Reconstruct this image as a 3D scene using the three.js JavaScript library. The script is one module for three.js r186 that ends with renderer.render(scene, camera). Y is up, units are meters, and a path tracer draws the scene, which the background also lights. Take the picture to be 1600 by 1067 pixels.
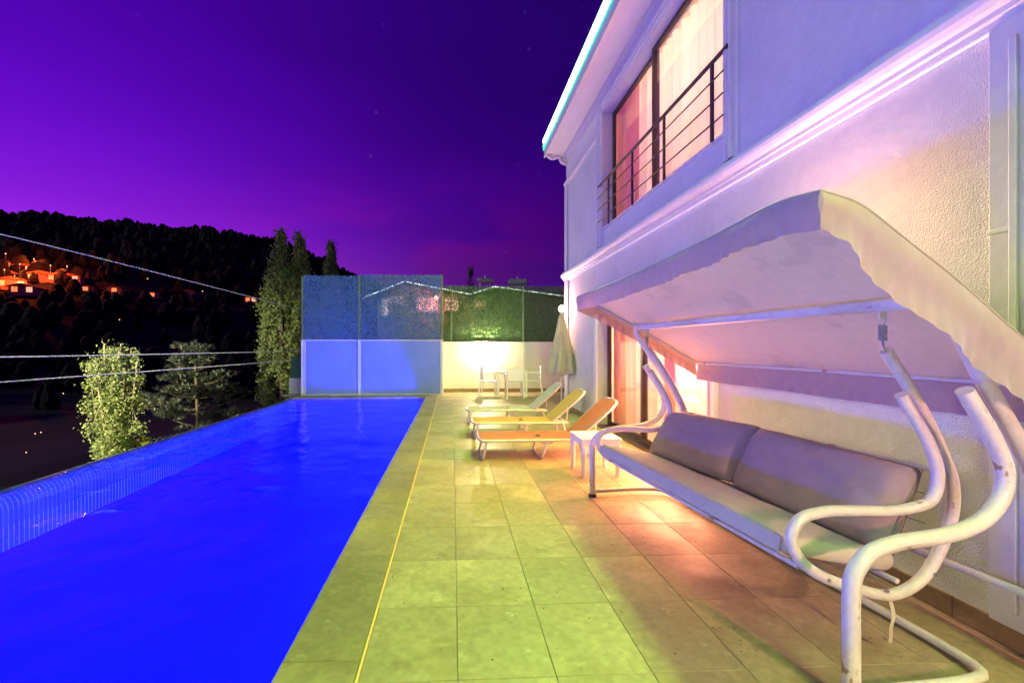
import * as THREE from 'three';
import { RoundedBoxGeometry } from 'three/addons/geometries/RoundedBoxGeometry.js';
import { mergeGeometries, mergeVertices } from 'three/addons/utils/BufferGeometryUtils.js';
import { RectAreaLightUniformsLib } from 'three/addons/lights/RectAreaLightUniformsLib.js';

// ───────────────────────── camera ─────────────────────────
// World: x to the right of the terrace axis, y up, z towards the viewer; "depth" d along the terrace is -z.
const EYE = 1.35, FOCAL = 700, CX = 742, CY = 543, YAW = Math.atan(0.05);
const scene = new THREE.Scene();
const camera = new THREE.PerspectiveCamera(2 * Math.atan(543 / FOCAL) * 180 / Math.PI, 1716 / 1086, 0.05, 3000);
camera.position.set(0, EYE, 0);
camera.lookAt(Math.sin(YAW), EYE, -Math.cos(YAW));
camera.setViewOffset(1716, 1086, 116, 0, 1600, 1067);
camera.updateMatrixWorld();

// ───────────────────────── renderer, sky, moon ─────────────────────────
const renderer = new THREE.WebGLRenderer({ antialias: true });
renderer.toneMapping = THREE.LinearToneMapping;
renderer.toneMappingExposure = 1.1;
renderer.shadowMap.enabled = true;
RectAreaLightUniformsLib.init();

function mulberry(a) { return () => { a |= 0; a = a + 0x6D2B79F5 | 0; let t = Math.imul(a ^ a >>> 15, 1 | a); t = t + Math.imul(t ^ t >>> 7, 61 | t) ^ t; return ((t ^ t >>> 14) >>> 0) / 4294967296; }; }
const clamp = (x, a = 0, b = 1) => Math.min(b, Math.max(a, x));
const mixn = (a, b, t) => a + (b - a) * t;
const smooth = (a, b, x) => { const t = clamp((x - a) / (b - a)); return t * t * (3 - 2 * t); };
function hash2(x, y, s) { let h = Math.imul(x, 374761393) + Math.imul(y, 668265263) + Math.imul(s, 2147483647 ^ 0x5bd1e995) | 0; h = Math.imul(h ^ h >>> 13, 1274126177); return ((h ^ h >>> 16) >>> 0) / 4294967296; }
function vnoise(x, y, period, seed) {   // value noise that repeats after `period` cells
  const xi = Math.floor(x), yi = Math.floor(y), fx = x - xi, fy = y - yi;
  const w = (n) => ((n % period) + period) % period;
  const sx = fx * fx * (3 - 2 * fx), sy = fy * fy * (3 - 2 * fy);
  const a = hash2(w(xi), w(yi), seed), b = hash2(w(xi + 1), w(yi), seed), c = hash2(w(xi), w(yi + 1), seed), d = hash2(w(xi + 1), w(yi + 1), seed);
  return mixn(mixn(a, b, sx), mixn(c, d, sx), sy);
}
function fbm(u, v, base, oct, seed) { let s = 0, a = 0.5, t = 0, p = base; for (let i = 0; i < oct; i++) { s += a * vnoise(u * p, v * p, p, seed + i * 17); t += a; a *= 0.5; p *= 2; } return s / t; }

{
  const W = 2048, H = 1024, px = new Float32Array(W * H * 4);
  for (let j = 0; j < H; j++) {
    const el = ((j + 0.5) / H - 0.5) * Math.PI;
    for (let i = 0; i < W; i++) {
      const phi = ((i + 0.5) / W - 0.5) * 2 * Math.PI;           // atan2(z, x)
      const x = Math.cos(phi), z = Math.sin(phi);
      let az = Math.atan2(x, -z);                                 // 0 along the terrace, negative to the left
      const e = Math.max(0, el) * 180 / Math.PI, adeg = az * 180 / Math.PI;
      let da = adeg + 52; if (da > 180) da -= 360; if (da < -180) da += 360;
      const glow = Math.exp(-(da * da) / (2 * 30 * 30));
      const low = Math.exp(-Math.max(0, e - 6) / 15), mid = Math.exp(-e / 42);
      let r = 0.010 + 0.010 * mid, g = 0.0003, b = 0.075 + 0.065 * mid;
      r += glow * (0.075 * mid + 0.46 * low * low); g += glow * (0.001 * mid + 0.055 * low * low * low); b += glow * (0.36 * mid + 0.52 * low);
      // a thin cloud bank lit from the town, low above the far fence
      const n = fbm((adeg + 180) / 360, (e + 3) / 90, 24, 5, 5), n2 = fbm((adeg + 180) / 360, (e + 40) / 60, 10, 5, 9);
      const bank = Math.exp(-(((adeg + 6) / 20) ** 2) - (((e - 13) / 6) ** 2)) * smooth(0.38, 0.62, n);
      r += 0.05 * bank; b -= 0.01 * bank;
      const veil = 1 + 0.35 * (n2 - 0.5);
      const dark = 1 - 0.30 * Math.exp(-(((adeg - 4) / 20) ** 2) - (((e - 8.6) / 3.4) ** 2)) * smooth(0.30, 0.55, n2 * 0.5 + n * 0.5);
      const k = (j * W + i) * 4;
      px[k] = r * veil * dark; px[k + 1] = g * veil; px[k + 2] = Math.max(0.02, b * veil * dark); px[k + 3] = 1;
    }
  }
  const rnd = mulberry(77);
  for (let s = 0; s < 420; s++) {                                   // stars, all round the sky
    const sy = rnd(), i = Math.floor(rnd() * W), j = Math.floor((0.5 + Math.asin(sy) / Math.PI) * H);
    if (j < H * 0.565 || j >= H) continue;
    const b = 0.008 + 0.11 * Math.pow(rnd(), 5), k = (j * W + i) * 4;
    px[k] += b; px[k + 1] += b * 0.6; px[k + 2] += b;
  }
  const sky = new THREE.DataTexture(px, W, H, THREE.RGBAFormat, THREE.FloatType);
  sky.mapping = THREE.EquirectangularReflectionMapping; sky.magFilter = THREE.LinearFilter; sky.minFilter = THREE.LinearFilter;
  sky.wrapS = THREE.RepeatWrapping; sky.colorSpace = THREE.LinearSRGBColorSpace; sky.needsUpdate = true;
  scene.background = sky; scene.environment = sky;
}
const addedMoon = new THREE.DirectionalLight(new THREE.Color().setRGB(1, 0.99, 0.80), 0.68);  // added low fill light for the upper wall and canopy underside
addedMoon.position.set(-60, 14.5, 10); addedMoon.target.position.set(0, 0, -8); addedMoon.castShadow = true; addedMoon.shadow.radius = 24; addedMoon.shadow.mapSize.set(2048, 2048);
Object.assign(addedMoon.shadow.camera, { left: -30, right: 30, top: 30, bottom: -30, near: 1, far: 200 });
scene.add(addedMoon, addedMoon.target);

// ───────────────────────── from the photograph's pixels to places ─────────────────────────
const SN = Math.sin(YAW), CS = Math.cos(YAW);
function ray(u, v) { const a = (u - CX) / FOCAL, b = -(v - CY) / FOCAL; return [CS * a + SN, b, CS - SN * a]; }   // (x, y, depth) per unit
const onX = (u, v, X) => { const r = ray(u, v), t = X / r[0]; return { x: X, y: EYE + r[1] * t, d: r[2] * t }; };
const onY = (u, v, y) => { const r = ray(u, v), t = (y - EYE) / r[1]; return { x: r[0] * t, y, d: r[2] * t }; };
const onD = (u, v, d) => { const r = ray(u, v), t = d / r[2]; return { x: r[0] * t, y: EYE + r[1] * t, d }; };

// ───────────────────────── helpers: scene graph ─────────────────────────
const taken = {};
function numbered(n) { const k = taken[n] = (taken[n] ?? -1) + 1; return k ? `${n}_${String(k).padStart(3, '0')}` : n; }
function tag(o, label, category, group, kind) { o.userData.label = label; if (category) o.userData.category = category; if (group) o.userData.group = group; if (kind) o.userData.kind = kind; return o; }
function thing(name, label, category, [x, y, z] = [0, 0, 0], turn = 0, group, kind) {
  const o = new THREE.Group(); o.name = numbered(name); scene.add(o); o.position.set(x, y, z); o.rotation.y = turn; return tag(o, label, category, group, kind);
}
function part(parent, name, geo, m, label) {
  const o = new THREE.Mesh(geo, m); o.name = name; o.castShadow = o.receiveShadow = true; (parent ?? scene).add(o); if (label) o.userData.label = label; return o;
}
function single(name, geo, m, label, category, group, kind) { const o = part(scene, numbered(name), geo, m); return tag(o, label, category, group, kind); }
function dup(root, [x, y, z], turn, label, group) { const r = root.clone(); r.name = numbered(root.name.replace(/_\d{3}$/, '')); scene.add(r); r.position.set(x, y, z); r.rotation.y = turn; r.userData = { ...root.userData }; if (label) r.userData.label = label; if (group) r.userData.group = group; return r; }

// ───────────────────────── helpers: geometry ─────────────────────────
function metreUV(g, ox = 0, oy = 0) {          // box-projected uv in metres, from the object's own positions
  g = g.index ? g.toNonIndexed() : g;
  const p = g.attributes.position, uv = new Float32Array(p.count * 2), A = new THREE.Vector3(), B = new THREE.Vector3(), C = new THREE.Vector3();
  for (let i = 0; i < p.count; i += 3) {
    A.fromBufferAttribute(p, i); B.fromBufferAttribute(p, i + 1).sub(A); C.fromBufferAttribute(p, i + 2).sub(A); B.cross(C);
    const ax = Math.abs(B.x), ay = Math.abs(B.y), az = Math.abs(B.z);
    for (let k = i; k < i + 3; k++) {
      const x = p.getX(k), y = p.getY(k), z = p.getZ(k);
      const [u, v] = ax >= ay && ax >= az ? [-z, y] : ay >= az ? [x, -z] : [x, y];
      uv[k * 2] = u + ox; uv[k * 2 + 1] = v + oy;
    }
  }
  g.setAttribute('uv', new THREE.BufferAttribute(uv, 2)); return g;
}
function bx(x0, x1, y0, y1, d0, d1) {           // a box between depths d0 < d1
  const g = new THREE.BoxGeometry(x1 - x0, y1 - y0, d1 - d0); g.translate((x0 + x1) / 2, (y0 + y1) / 2, -(d0 + d1) / 2); return metreUV(g);
}
function rb(x0, x1, y0, y1, d0, d1, r = 0.01, s = 2) {   // the same with rounded edges
  const g = new RoundedBoxGeometry(x1 - x0, y1 - y0, d1 - d0, s, Math.min(r, (x1 - x0) / 2.01, (y1 - y0) / 2.01, (d1 - d0) / 2.01)); g.translate((x0 + x1) / 2, (y0 + y1) / 2, -(d0 + d1) / 2); return metreUV(g);
}
const V = (x, y, z) => new THREE.Vector3(x, y, z);
function tube(pts, r, { seg, rad = 12, tension, caps = true, straight = false } = {}) {
  let curve;
  if (straight) { curve = new THREE.CurvePath(); for (let i = 0; i + 1 < pts.length; i++) curve.add(new THREE.LineCurve3(pts[i], pts[i + 1])); }
  else curve = pts.length === 2 ? new THREE.LineCurve3(pts[0], pts[1]) : new THREE.CatmullRomCurve3(pts, false, tension === undefined ? 'centripetal' : 'catmullrom', tension ?? 0.5);
  const len = curve.getLength(), g = new THREE.TubeGeometry(curve, seg ?? (pts.length === 2 ? 1 : Math.max(8, pts.length * 5)), r, rad, false);
  const uv = g.attributes.uv; for (let i = 0; i < uv.count; i++) uv.setXY(i, uv.getX(i) * len, uv.getY(i) * 2 * Math.PI * r);
  if (!caps) return g.toNonIndexed();
  const out = [g.toNonIndexed()];
  for (const e of [0, 1]) {
    const c = new THREE.CircleGeometry(r, rad), t = curve.getTangentAt(e).multiplyScalar(e ? 1 : -1), q = new THREE.Quaternion().setFromUnitVectors(V(0, 0, 1), t.normalize());
    c.applyQuaternion(q); const at = curve.getPointAt(e); c.translate(at.x, at.y, at.z); out.push(c.toNonIndexed());
  }
  return mergeGeometries(out);
}
const bar = (a, b, r, rad = 10) => tube([a, b], r, { rad });
function cyl(x, y0, y1, z, r0, r1 = r0, rad = 16) { const g = new THREE.CylinderGeometry(r1, r0, y1 - y0, rad); g.translate(x, (y0 + y1) / 2, z); return g.toNonIndexed(); }
const join = (...gs) => mergeGeometries(gs.flat().map((g) => (g.index ? g.toNonIndexed() : g)));
function grid(nu, nv, f, uvScale) {              // a sheet from f(s, t) -> Vector3, s and t from 0 to 1
  const pos = [], uv = [], idx = [];
  for (let j = 0; j <= nv; j++) for (let i = 0; i <= nu; i++) { const p = f(i / nu, j / nv); pos.push(p.x, p.y, p.z); const w = uvScale ? uvScale(i / nu, j / nv) : [i / nu, j / nv]; uv.push(w[0], w[1]); }
  for (let j = 0; j < nv; j++) for (let i = 0; i < nu; i++) { const a = j * (nu + 1) + i, b = a + 1, c = a + nu + 1, e = c + 1; idx.push(a, b, c, b, e, c); }
  const g = new THREE.BufferGeometry(); g.setAttribute('position', new THREE.Float32BufferAttribute(pos, 3)); g.setAttribute('uv', new THREE.Float32BufferAttribute(uv, 2)); g.setIndex(idx); g.computeVertexNormals(); return g.toNonIndexed();
}

// ───────────────────────── helpers: textures and materials ─────────────────────────
function tex(N, f, { srgb = false, rep = [1, 1] } = {}) {   // f(u, v) -> [r, g, b] or a number, 0..1
  const d = new Uint8Array(N * N * 4);
  for (let j = 0; j < N; j++) for (let i = 0; i < N; i++) {
    const c = f((i + 0.5) / N, (j + 0.5) / N), k = (j * N + i) * 4;
    if (typeof c === 'number') d[k] = d[k + 1] = d[k + 2] = clamp(c) * 255; else { d[k] = clamp(c[0]) * 255; d[k + 1] = clamp(c[1]) * 255; d[k + 2] = clamp(c[2]) * 255; }
    d[k + 3] = 255;
  }
  const t = new THREE.DataTexture(d, N, N, THREE.RGBAFormat); t.wrapS = t.wrapT = THREE.RepeatWrapping; t.magFilter = THREE.LinearFilter; t.minFilter = THREE.LinearMipmapLinearFilter; t.generateMipmaps = true;
  if (srgb) t.colorSpace = THREE.SRGBColorSpace; t.repeat.set(rep[0], rep[1]); t.needsUpdate = true; return t;
}
const rgb = (r, g, b) => new THREE.Color().setRGB(r, g, b);
const std = (c, roughness = 0.7, o = {}) => new THREE.MeshStandardMaterial({ color: rgb(...c), roughness, ...o });
const phys = (c, roughness = 0.7, o = {}) => new THREE.MeshPhysicalMaterial({ color: rgb(...c), roughness, ...o });
const glow = (c, k) => new THREE.MeshStandardMaterial({ color: rgb(0.8, 0.8, 0.8), roughness: 0.5, emissive: rgb(...c), emissiveIntensity: k });
function areaLight(name, c, k, w, h, at, to) { const l = new THREE.RectAreaLight(rgb(...c), k, w, h); l.name = name; l.position.copy(at); l.lookAt(to); scene.add(l); return l; }
function pointLight(name, c, k, at, radius = 2) { const l = new THREE.PointLight(rgb(...c), k, 0, 2); l.name = name; l.position.copy(at); l.castShadow = true; l.shadow.radius = radius; scene.add(l); return l; }
// strengths of the lit lamps, with added edge lamps and floodlight
const ADDED_EDGE_F = 0.50, ROOF_K = 530, CORNICE_K = 0.8, ROOM_K = 60, DOOR_K = 36, SCONCE_K = 10, SCONCE_C = [1.0, 0.47, 0.38], ADDED_FLOOD_K = 1300;
const POOL_K = 1150;
function stripLight(name, c, k, len, wid, at, along, emit) {
  const l = new THREE.RectAreaLight(rgb(...c), k, len, wid); l.name = name; l.position.copy(at);
  const X = along.clone().normalize(), Z = emit.clone().multiplyScalar(-1).normalize(), Y = Z.clone().cross(X).normalize(); X.copy(Y.clone().cross(Z));
  l.quaternion.setFromRotationMatrix(new THREE.Matrix4().makeBasis(X, Y, Z)); scene.add(l); return l;
}

// ───────────────────────── materials ─────────────────────────
const travertine = tex(1024, (u, v) => {
  const big = fbm(u, v, 3, 5, 11), vein = fbm(u + 0.10 * (fbm(u, v, 5, 3, 3) - 0.5), v * 1 + 0.05 * (big - 0.5), 9, 4, 21), fine = fbm(u, v, 64, 3, 31);
  let k = 0.80 + 0.18 * (big - 0.5) + 0.14 * (vein - 0.5) + 0.16 * (fine - 0.5);
  const line = Math.abs(vein - 0.5); if (line < 0.018) k -= 0.10 * (1 - line / 0.018) * smooth(0.45, 0.6, big);
  const scuff = fbm(u, v, 14, 4, 51), sm = fbm(u, v, 90, 2, 61);
  let w = smooth(0.64, 0.82, scuff) * smooth(0.40, 0.66, sm) * 0.55;                 // pale lime spills
  const pit = vnoise(u * 128, v * 128, 128, 71) * vnoise(u * 23, v * 23, 23, 73), pit2 = vnoise(u * 200, v * 200, 200, 79);
  let c = [k * 0.98, k * 0.93, k * 0.80]; c = c.map((x, i) => mixn(x, [0.97, 0.96, 0.90][i], w));
  const grime = smooth(0.56, 0.70, fbm(u, v, 6, 5, 91)) * 0.10; c = c.map((x, i) => x * (1 - grime * [0.8, 0.9, 1.2][i]));
  if (pit > 0.855) c = c.map((x) => x * 0.5); else if (pit2 > 0.985) c = c.map((x) => x * 0.75);
  return c;
}, { srgb: true, rep: [0.55, 0.55] });
const travertineBump = tex(512, (u, v) => { const p = vnoise(u * 128, v * 128, 128, 71) * vnoise(u * 23, v * 23, 23, 73); return 0.7 + 0.25 * (fbm(u, v, 32, 4, 41) - 0.5) - (p > 0.855 ? 0.5 : 0); }, { rep: [0.55, 0.55] });
const travertineRough = tex(256, (u, v) => 0.55 + 0.5 * (fbm(u, v, 6, 5, 45) - 0.3), { rep: [0.55, 0.55] });
const tileMats = [[0.62, 0.56, 0.47], [0.57, 0.52, 0.43], [0.65, 0.59, 0.49], [0.60, 0.53, 0.43], [0.545, 0.50, 0.42]].map((c) => std(c, 0.75, { map: travertine, bumpMap: travertineBump, bumpScale: 0.0015, roughnessMap: travertineRough }));
const copingMats = [[0.47, 0.42, 0.32], [0.41, 0.37, 0.28], [0.51, 0.46, 0.35]].map((c) => std(c, 0.8, { map: travertine, bumpMap: travertineBump, bumpScale: 0.002, roughnessMap: travertineRough }));

const stuccoH = (u, v) => { const a = fbm(u, v, 110, 2, 101), b = fbm(u, v, 170, 2, 103); return 0.5 + 1.1 * (a - 0.5) + 0.6 * (b - 0.5); };
const stucco = tex(1024, stuccoH, { rep: [1.5, 1.5] });
const wallTone = tex(512, (u, v) => { const k = 0.93 + 0.10 * (fbm(u, v, 4, 6, 111) - 0.5) + 0.05 * (fbm(u, v, 60, 2, 113) - 0.5); return [k, k * 0.995, k * 0.985]; }, { srgb: true, rep: [0.4, 0.4] });
const smoothBump = tex(512, (u, v) => fbm(u, v, 40, 4, 121), { rep: [1, 1] });
const M = {};
M.stucco = std([0.80, 0.78, 0.755], 0.85, { map: wallTone, bumpMap: stucco, bumpScale: 0.0042 });
M.plaster = std([0.76, 0.76, 0.74], 0.75, { map: wallTone, bumpMap: smoothBump, bumpScale: 0.0022 });
M.trim = std([0.80, 0.79, 0.78], 0.55, { map: wallTone, bumpMap: smoothBump, bumpScale: 0.0008 });
M.whiteWall = std([0.80, 0.785, 0.75], 0.8, { map: wallTone, bumpMap: smoothBump, bumpScale: 0.002 });
M.whitePanel = std([0.70, 0.71, 0.76], 0.45, { map: wallTone });
M.panelBakedLight = std([0.22, 0.30, 0.76], 0.4, { map: wallTone });  // blue pool light put into the panel colour
M.soffit = std([0.78, 0.78, 0.78], 0.6, { map: wallTone });
M.skirting = [[0.46, 0.33, 0.22], [0.50, 0.37, 0.25], [0.43, 0.31, 0.21]].map((c) => std(c, 0.6, { map: travertine }));
M.room = std([0.70, 0.60, 0.50], 0.9);
M.frame = std([0.060, 0.030, 0.022], 0.4);
M.rail = std([0.075, 0.055, 0.050], 0.35, { metalness: 0.3 });
M.glass = phys([1, 1, 1], 0.02, { transmission: 1, thickness: 0, ior: 1.5 });
const weave = tex(256, (u, v) => 0.5 + 0.25 * Math.sin(u * Math.PI * 2 * 64) * Math.sin(v * Math.PI * 2 * 64) + 0.3 * (fbm(u, v, 32, 3, 131) - 0.5), { rep: [2.5, 2.5] });
const clothTone = tex(512, (u, v) => { const s = smooth(0.60, 0.72, fbm(u, v, 7, 5, 141)) * 0.05, k = 0.94 + 0.06 * (fbm(u, v, 40, 3, 143) - 0.5) - s; return [k, k * 0.985, k * 0.96]; }, { srgb: true, rep: [0.9, 0.9] });
M.sheer = phys([0.93, 0.80, 0.70], 1, { transmission: 0.55, thickness: 0, side: THREE.DoubleSide, bumpMap: weave, bumpScale: 0.0005 });
M.drape = phys([0.90, 0.40, 0.27], 1, { transmission: 0.42, thickness: 0, side: THREE.DoubleSide, bumpMap: weave, bumpScale: 0.0006 });
const paintWear = tex(1024, (u, v) => {
  const n = fbm(u, v, 10, 5, 151), m = fbm(u, v, 34, 3, 153), sp = vnoise(u * 90, v * 90, 90, 155);
  const k = 0.95 + 0.08 * (fbm(u, v, 60, 2, 157) - 0.5);
  if (n > 0.69 && m > 0.44) return [0.74, 0.63, 0.52]; if (n > 0.68 && m > 0.44) return [0.88, 0.84, 0.78];
  if (sp > 0.988 && m > 0.58) return [0.45, 0.36, 0.30];
  const d = smooth(0.55, 0.68, fbm(u, v, 5, 4, 159)) * 0.06; return [k - d, k - d * 1.2, k - d * 1.5];
}, { srgb: true, rep: [0.8, 1.4] });
M.swingPaint = phys([0.74, 0.71, 0.67], 0.38, { map: paintWear, bumpMap: paintWear, bumpScale: 0.0006 });
M.steel = std([0.42, 0.41, 0.40], 0.35, { metalness: 0.8 });
M.wire = std([0.30, 0.28, 0.26], 0.4, { metalness: 0.6 });
M.canopy = phys([0.60, 0.565, 0.53], 0.9, { map: clothTone, bumpMap: weave, bumpScale: 0.0006, side: THREE.DoubleSide, transmission: 0.48, thickness: 0 });
M.tinted_underside = phys([0.92, 0.69, 0.78], 0.9, { map: clothTone, bumpMap: weave, bumpScale: 0.0004, side: THREE.DoubleSide, transmission: 0.45, thickness: 0 });  // sheet added to carry the pink underside light in its colour
M.flap = phys([0.56, 0.40, 0.40], 0.9, { map: clothTone, bumpMap: weave, bumpScale: 0.0006, side: THREE.DoubleSide, transmission: 0.14, thickness: 0 });  // mauve light tint put into the far and rear valance cloth
M.cushion = std([0.37, 0.305, 0.31], 0.95, { map: clothTone, bumpMap: weave, bumpScale: 0.0008 });
M.pad = std([0.62, 0.59, 0.54], 0.95, { map: clothTone, bumpMap: weave, bumpScale: 0.0008 });
M.piping = std([0.20, 0.18, 0.17], 0.9);
M.plasticWhite = std([0.80, 0.79, 0.77], 0.4);
M.aluminium = std([0.46, 0.45, 0.45], 0.36, { metalness: 0.6 });
M.darkPlastic = std([0.05, 0.045, 0.045], 0.5);
const sling = tex(128, (u, v) => 0.5 + 0.5 * Math.sign(Math.sin(u * Math.PI * 2 * 16) * Math.sin(v * Math.PI * 2 * 16)), { rep: [6, 6] });
const slingMat = (c) => phys(c, 0.8, { map: clothTone, bumpMap: sling, bumpScale: 0.0008, transmission: 0.12, thickness: 0, side: THREE.DoubleSide });
M.slingOrange = slingMat([0.38, 0.115, 0.02]); M.slingYellow = slingMat([0.58, 0.32, 0.03]); M.slingPale = slingMat([0.50, 0.42, 0.46]);
M.poolFloor = std([0.003, 0.004, 0.80], 0.5);
M.poolTile = [[0.014, 0.045, 0.50], [0.012, 0.040, 0.44], [0.018, 0.055, 0.56]].map((c) => std(c, 0.18));
M.grout = std([0.46, 0.60, 0.78], 0.8);
M.mortar = std([0.50, 0.46, 0.37], 0.95);
M.jointStrip = std([0.78, 0.48, 0.21], 0.7);
const rippleH = (u, v) => fbm(u, v, 4, 5, 171);
const ripple = tex(512, (u, v) => { const e = 1 / 512, k = 2.2, dx = (rippleH(u + e, v) - rippleH(u - e, v)) / (2 * e), dy = (rippleH(u, v + e) - rippleH(u, v - e)) / (2 * e); const s = 0.012 * k; const n = V(-dx * s, -dy * s, 1).normalize(); return [n.x * 0.5 + 0.5, n.y * 0.5 + 0.5, n.z * 0.5 + 0.5]; }, { rep: [0.35, 0.35] });
M.water = phys([0.85, 0.92, 1.0], 0.03, { transmission: 1, thickness: 0, ior: 1.33, specularIntensity: 0.55, normalMap: ripple, normalScale: new THREE.Vector2(0.7, 0.7) });
M.concrete = std([0.36, 0.35, 0.33], 0.85, { map: wallTone });
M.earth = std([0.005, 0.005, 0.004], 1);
M.bark = std([0.20, 0.15, 0.11], 0.95);

// ───────────────────────── terrace: paving, coping ─────────────────────────
const WALL = 2.515, POOL_R = -0.715, DECK_L = -0.383, POOL_L = -4.22, WATER = -0.05, POOL_FAR = 12.3, POOL_NEAR = -3.2;
const CORNER = 9.79, BACK = 13.5, BACK_POOL = 12.82;
function slabGeo(w, h, l, bevel, ox, oy) {       // a stone slab with arrised top edges, origin at its top centre
  const a = w / 2, b = l / 2, i = a - bevel, k = b - bevel, P = [], q = (p0, p1, p2, p3) => P.push(...p0, ...p1, ...p2, ...p0, ...p2, ...p3);
  const T = [[-i, 0, -k], [-i, 0, k], [i, 0, k], [i, 0, -k]], U = [[-a, -bevel, -b], [-a, -bevel, b], [a, -bevel, b], [a, -bevel, -b]], L = U.map(([x, , z]) => [x, -h, z]);
  q(T[0], T[1], T[2], T[3]); for (let n = 0; n < 4; n++) { const m = (n + 1) % 4; q(U[n], U[m], T[m], T[n]); q(L[n], L[m], U[m], U[n]); }
  const g = new THREE.BufferGeometry(); g.setAttribute('position', new THREE.Float32BufferAttribute(P, 3)); g.computeVertexNormals(); return metreUV(g, ox, oy);
}
{
  const rnd = mulberry(5), W = 0.405, L = 0.5165, gap = 0.0022;
  const paving = thing('terrace_paving', 'pale travertine terrace paving laid in rectangular tiles beside the pool', 'paving', [0, 0, 0], 0, undefined, 'structure');
  const bed = join(bx(POOL_R + 0.02, WALL + 0.3, -0.3, -0.012, POOL_NEAR, BACK + 0.4), bx(WALL + 0.3, 6.2, -0.3, -0.012, CORNER - 0.3, BACK + 0.4)); part(paving, 'bedding', bed, M.mortar);
  const vars = []; for (let k = 0; k < 14; k++) vars.push(slabGeo(W - gap, 0.02, L - gap, 0.0015, rnd() * 9, rnd() * 9));
  for (let r = -7; r <= 22; r++) {
    const d0 = 1.82 + r * L;
    for (let c = 0; c < 15; c++) {
      const x0 = DECK_L + c * W, limit = d0 + L / 2 > CORNER ? 5.6 : WALL; if (x0 >= limit - 0.02) break;
      if (d0 > 12 && c > 12) continue;
      const x1 = Math.min(x0 + W, limit), d1 = Math.min(d0 + L, BACK);
      const full = x1 - x0 > W - 1e-4 && d1 - d0 > L - 1e-4;
      const g = full ? vars[Math.floor(rnd() * vars.length)] : slabGeo(x1 - x0 - gap, 0.02, d1 - d0 - gap, 0.0015, rnd() * 9, rnd() * 9);
      if (d0 < -1.3 && c > 2) continue;
      const t = part(paving, 'tile', g, tileMats[Math.floor(rnd() * tileMats.length)]); t.position.set((x0 + x1) / 2, (rnd() - 0.5) * 0.0012, -(d0 + d1) / 2);
    }
  }
  part(paving, 'bedding', bx(DECK_L + 3 * W, WALL, -0.011, -0.001, POOL_NEAR, 1.82 - 6 * L), tileMats[1]);
  part(paving, 'joint_strip', bx(DECK_L - 0.011, DECK_L - 0.001, -0.01, 0.0025, POOL_NEAR, BACK_POOL - 0.02), M.jointStrip, 'ochre joint line between coping and paving');
  // coping
  const coping = thing('pool_coping', 'darker travertine coping stones along the pool edge', 'coping', [0, 0, 0], 0, undefined, 'structure');
  const cw = DECK_L - 0.013 - POOL_R + 0.02, CL = 0.98;
  for (let d = 1.96 - 5 * CL; d < POOL_FAR; d += CL) { const e = Math.min(d + CL, POOL_FAR); const t = part(coping, 'stone', slabGeo(cw - 0.003, 0.05, e - d - 0.003, 0.004, rnd() * 9, rnd() * 9), copingMats[Math.floor(rnd() * 3)]); t.position.set(POOL_R - 0.02 + cw / 2, (rnd() - 0.5) * 0.001, -(d + e) / 2); }
  for (let x = POOL_L - 0.1; x < DECK_L - 0.02; x += 0.6) { const e = Math.min(x + 0.6, DECK_L - 0.013); const t = part(coping, 'stone', slabGeo(e - x - 0.003, 0.05, BACK_POOL - POOL_FAR - 0.005, 0.004, rnd() * 9, rnd() * 9), copingMats[Math.floor(rnd() * 3)]); t.position.set((x + e) / 2, 0, -(POOL_FAR + BACK_POOL) / 2); }
}

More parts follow.
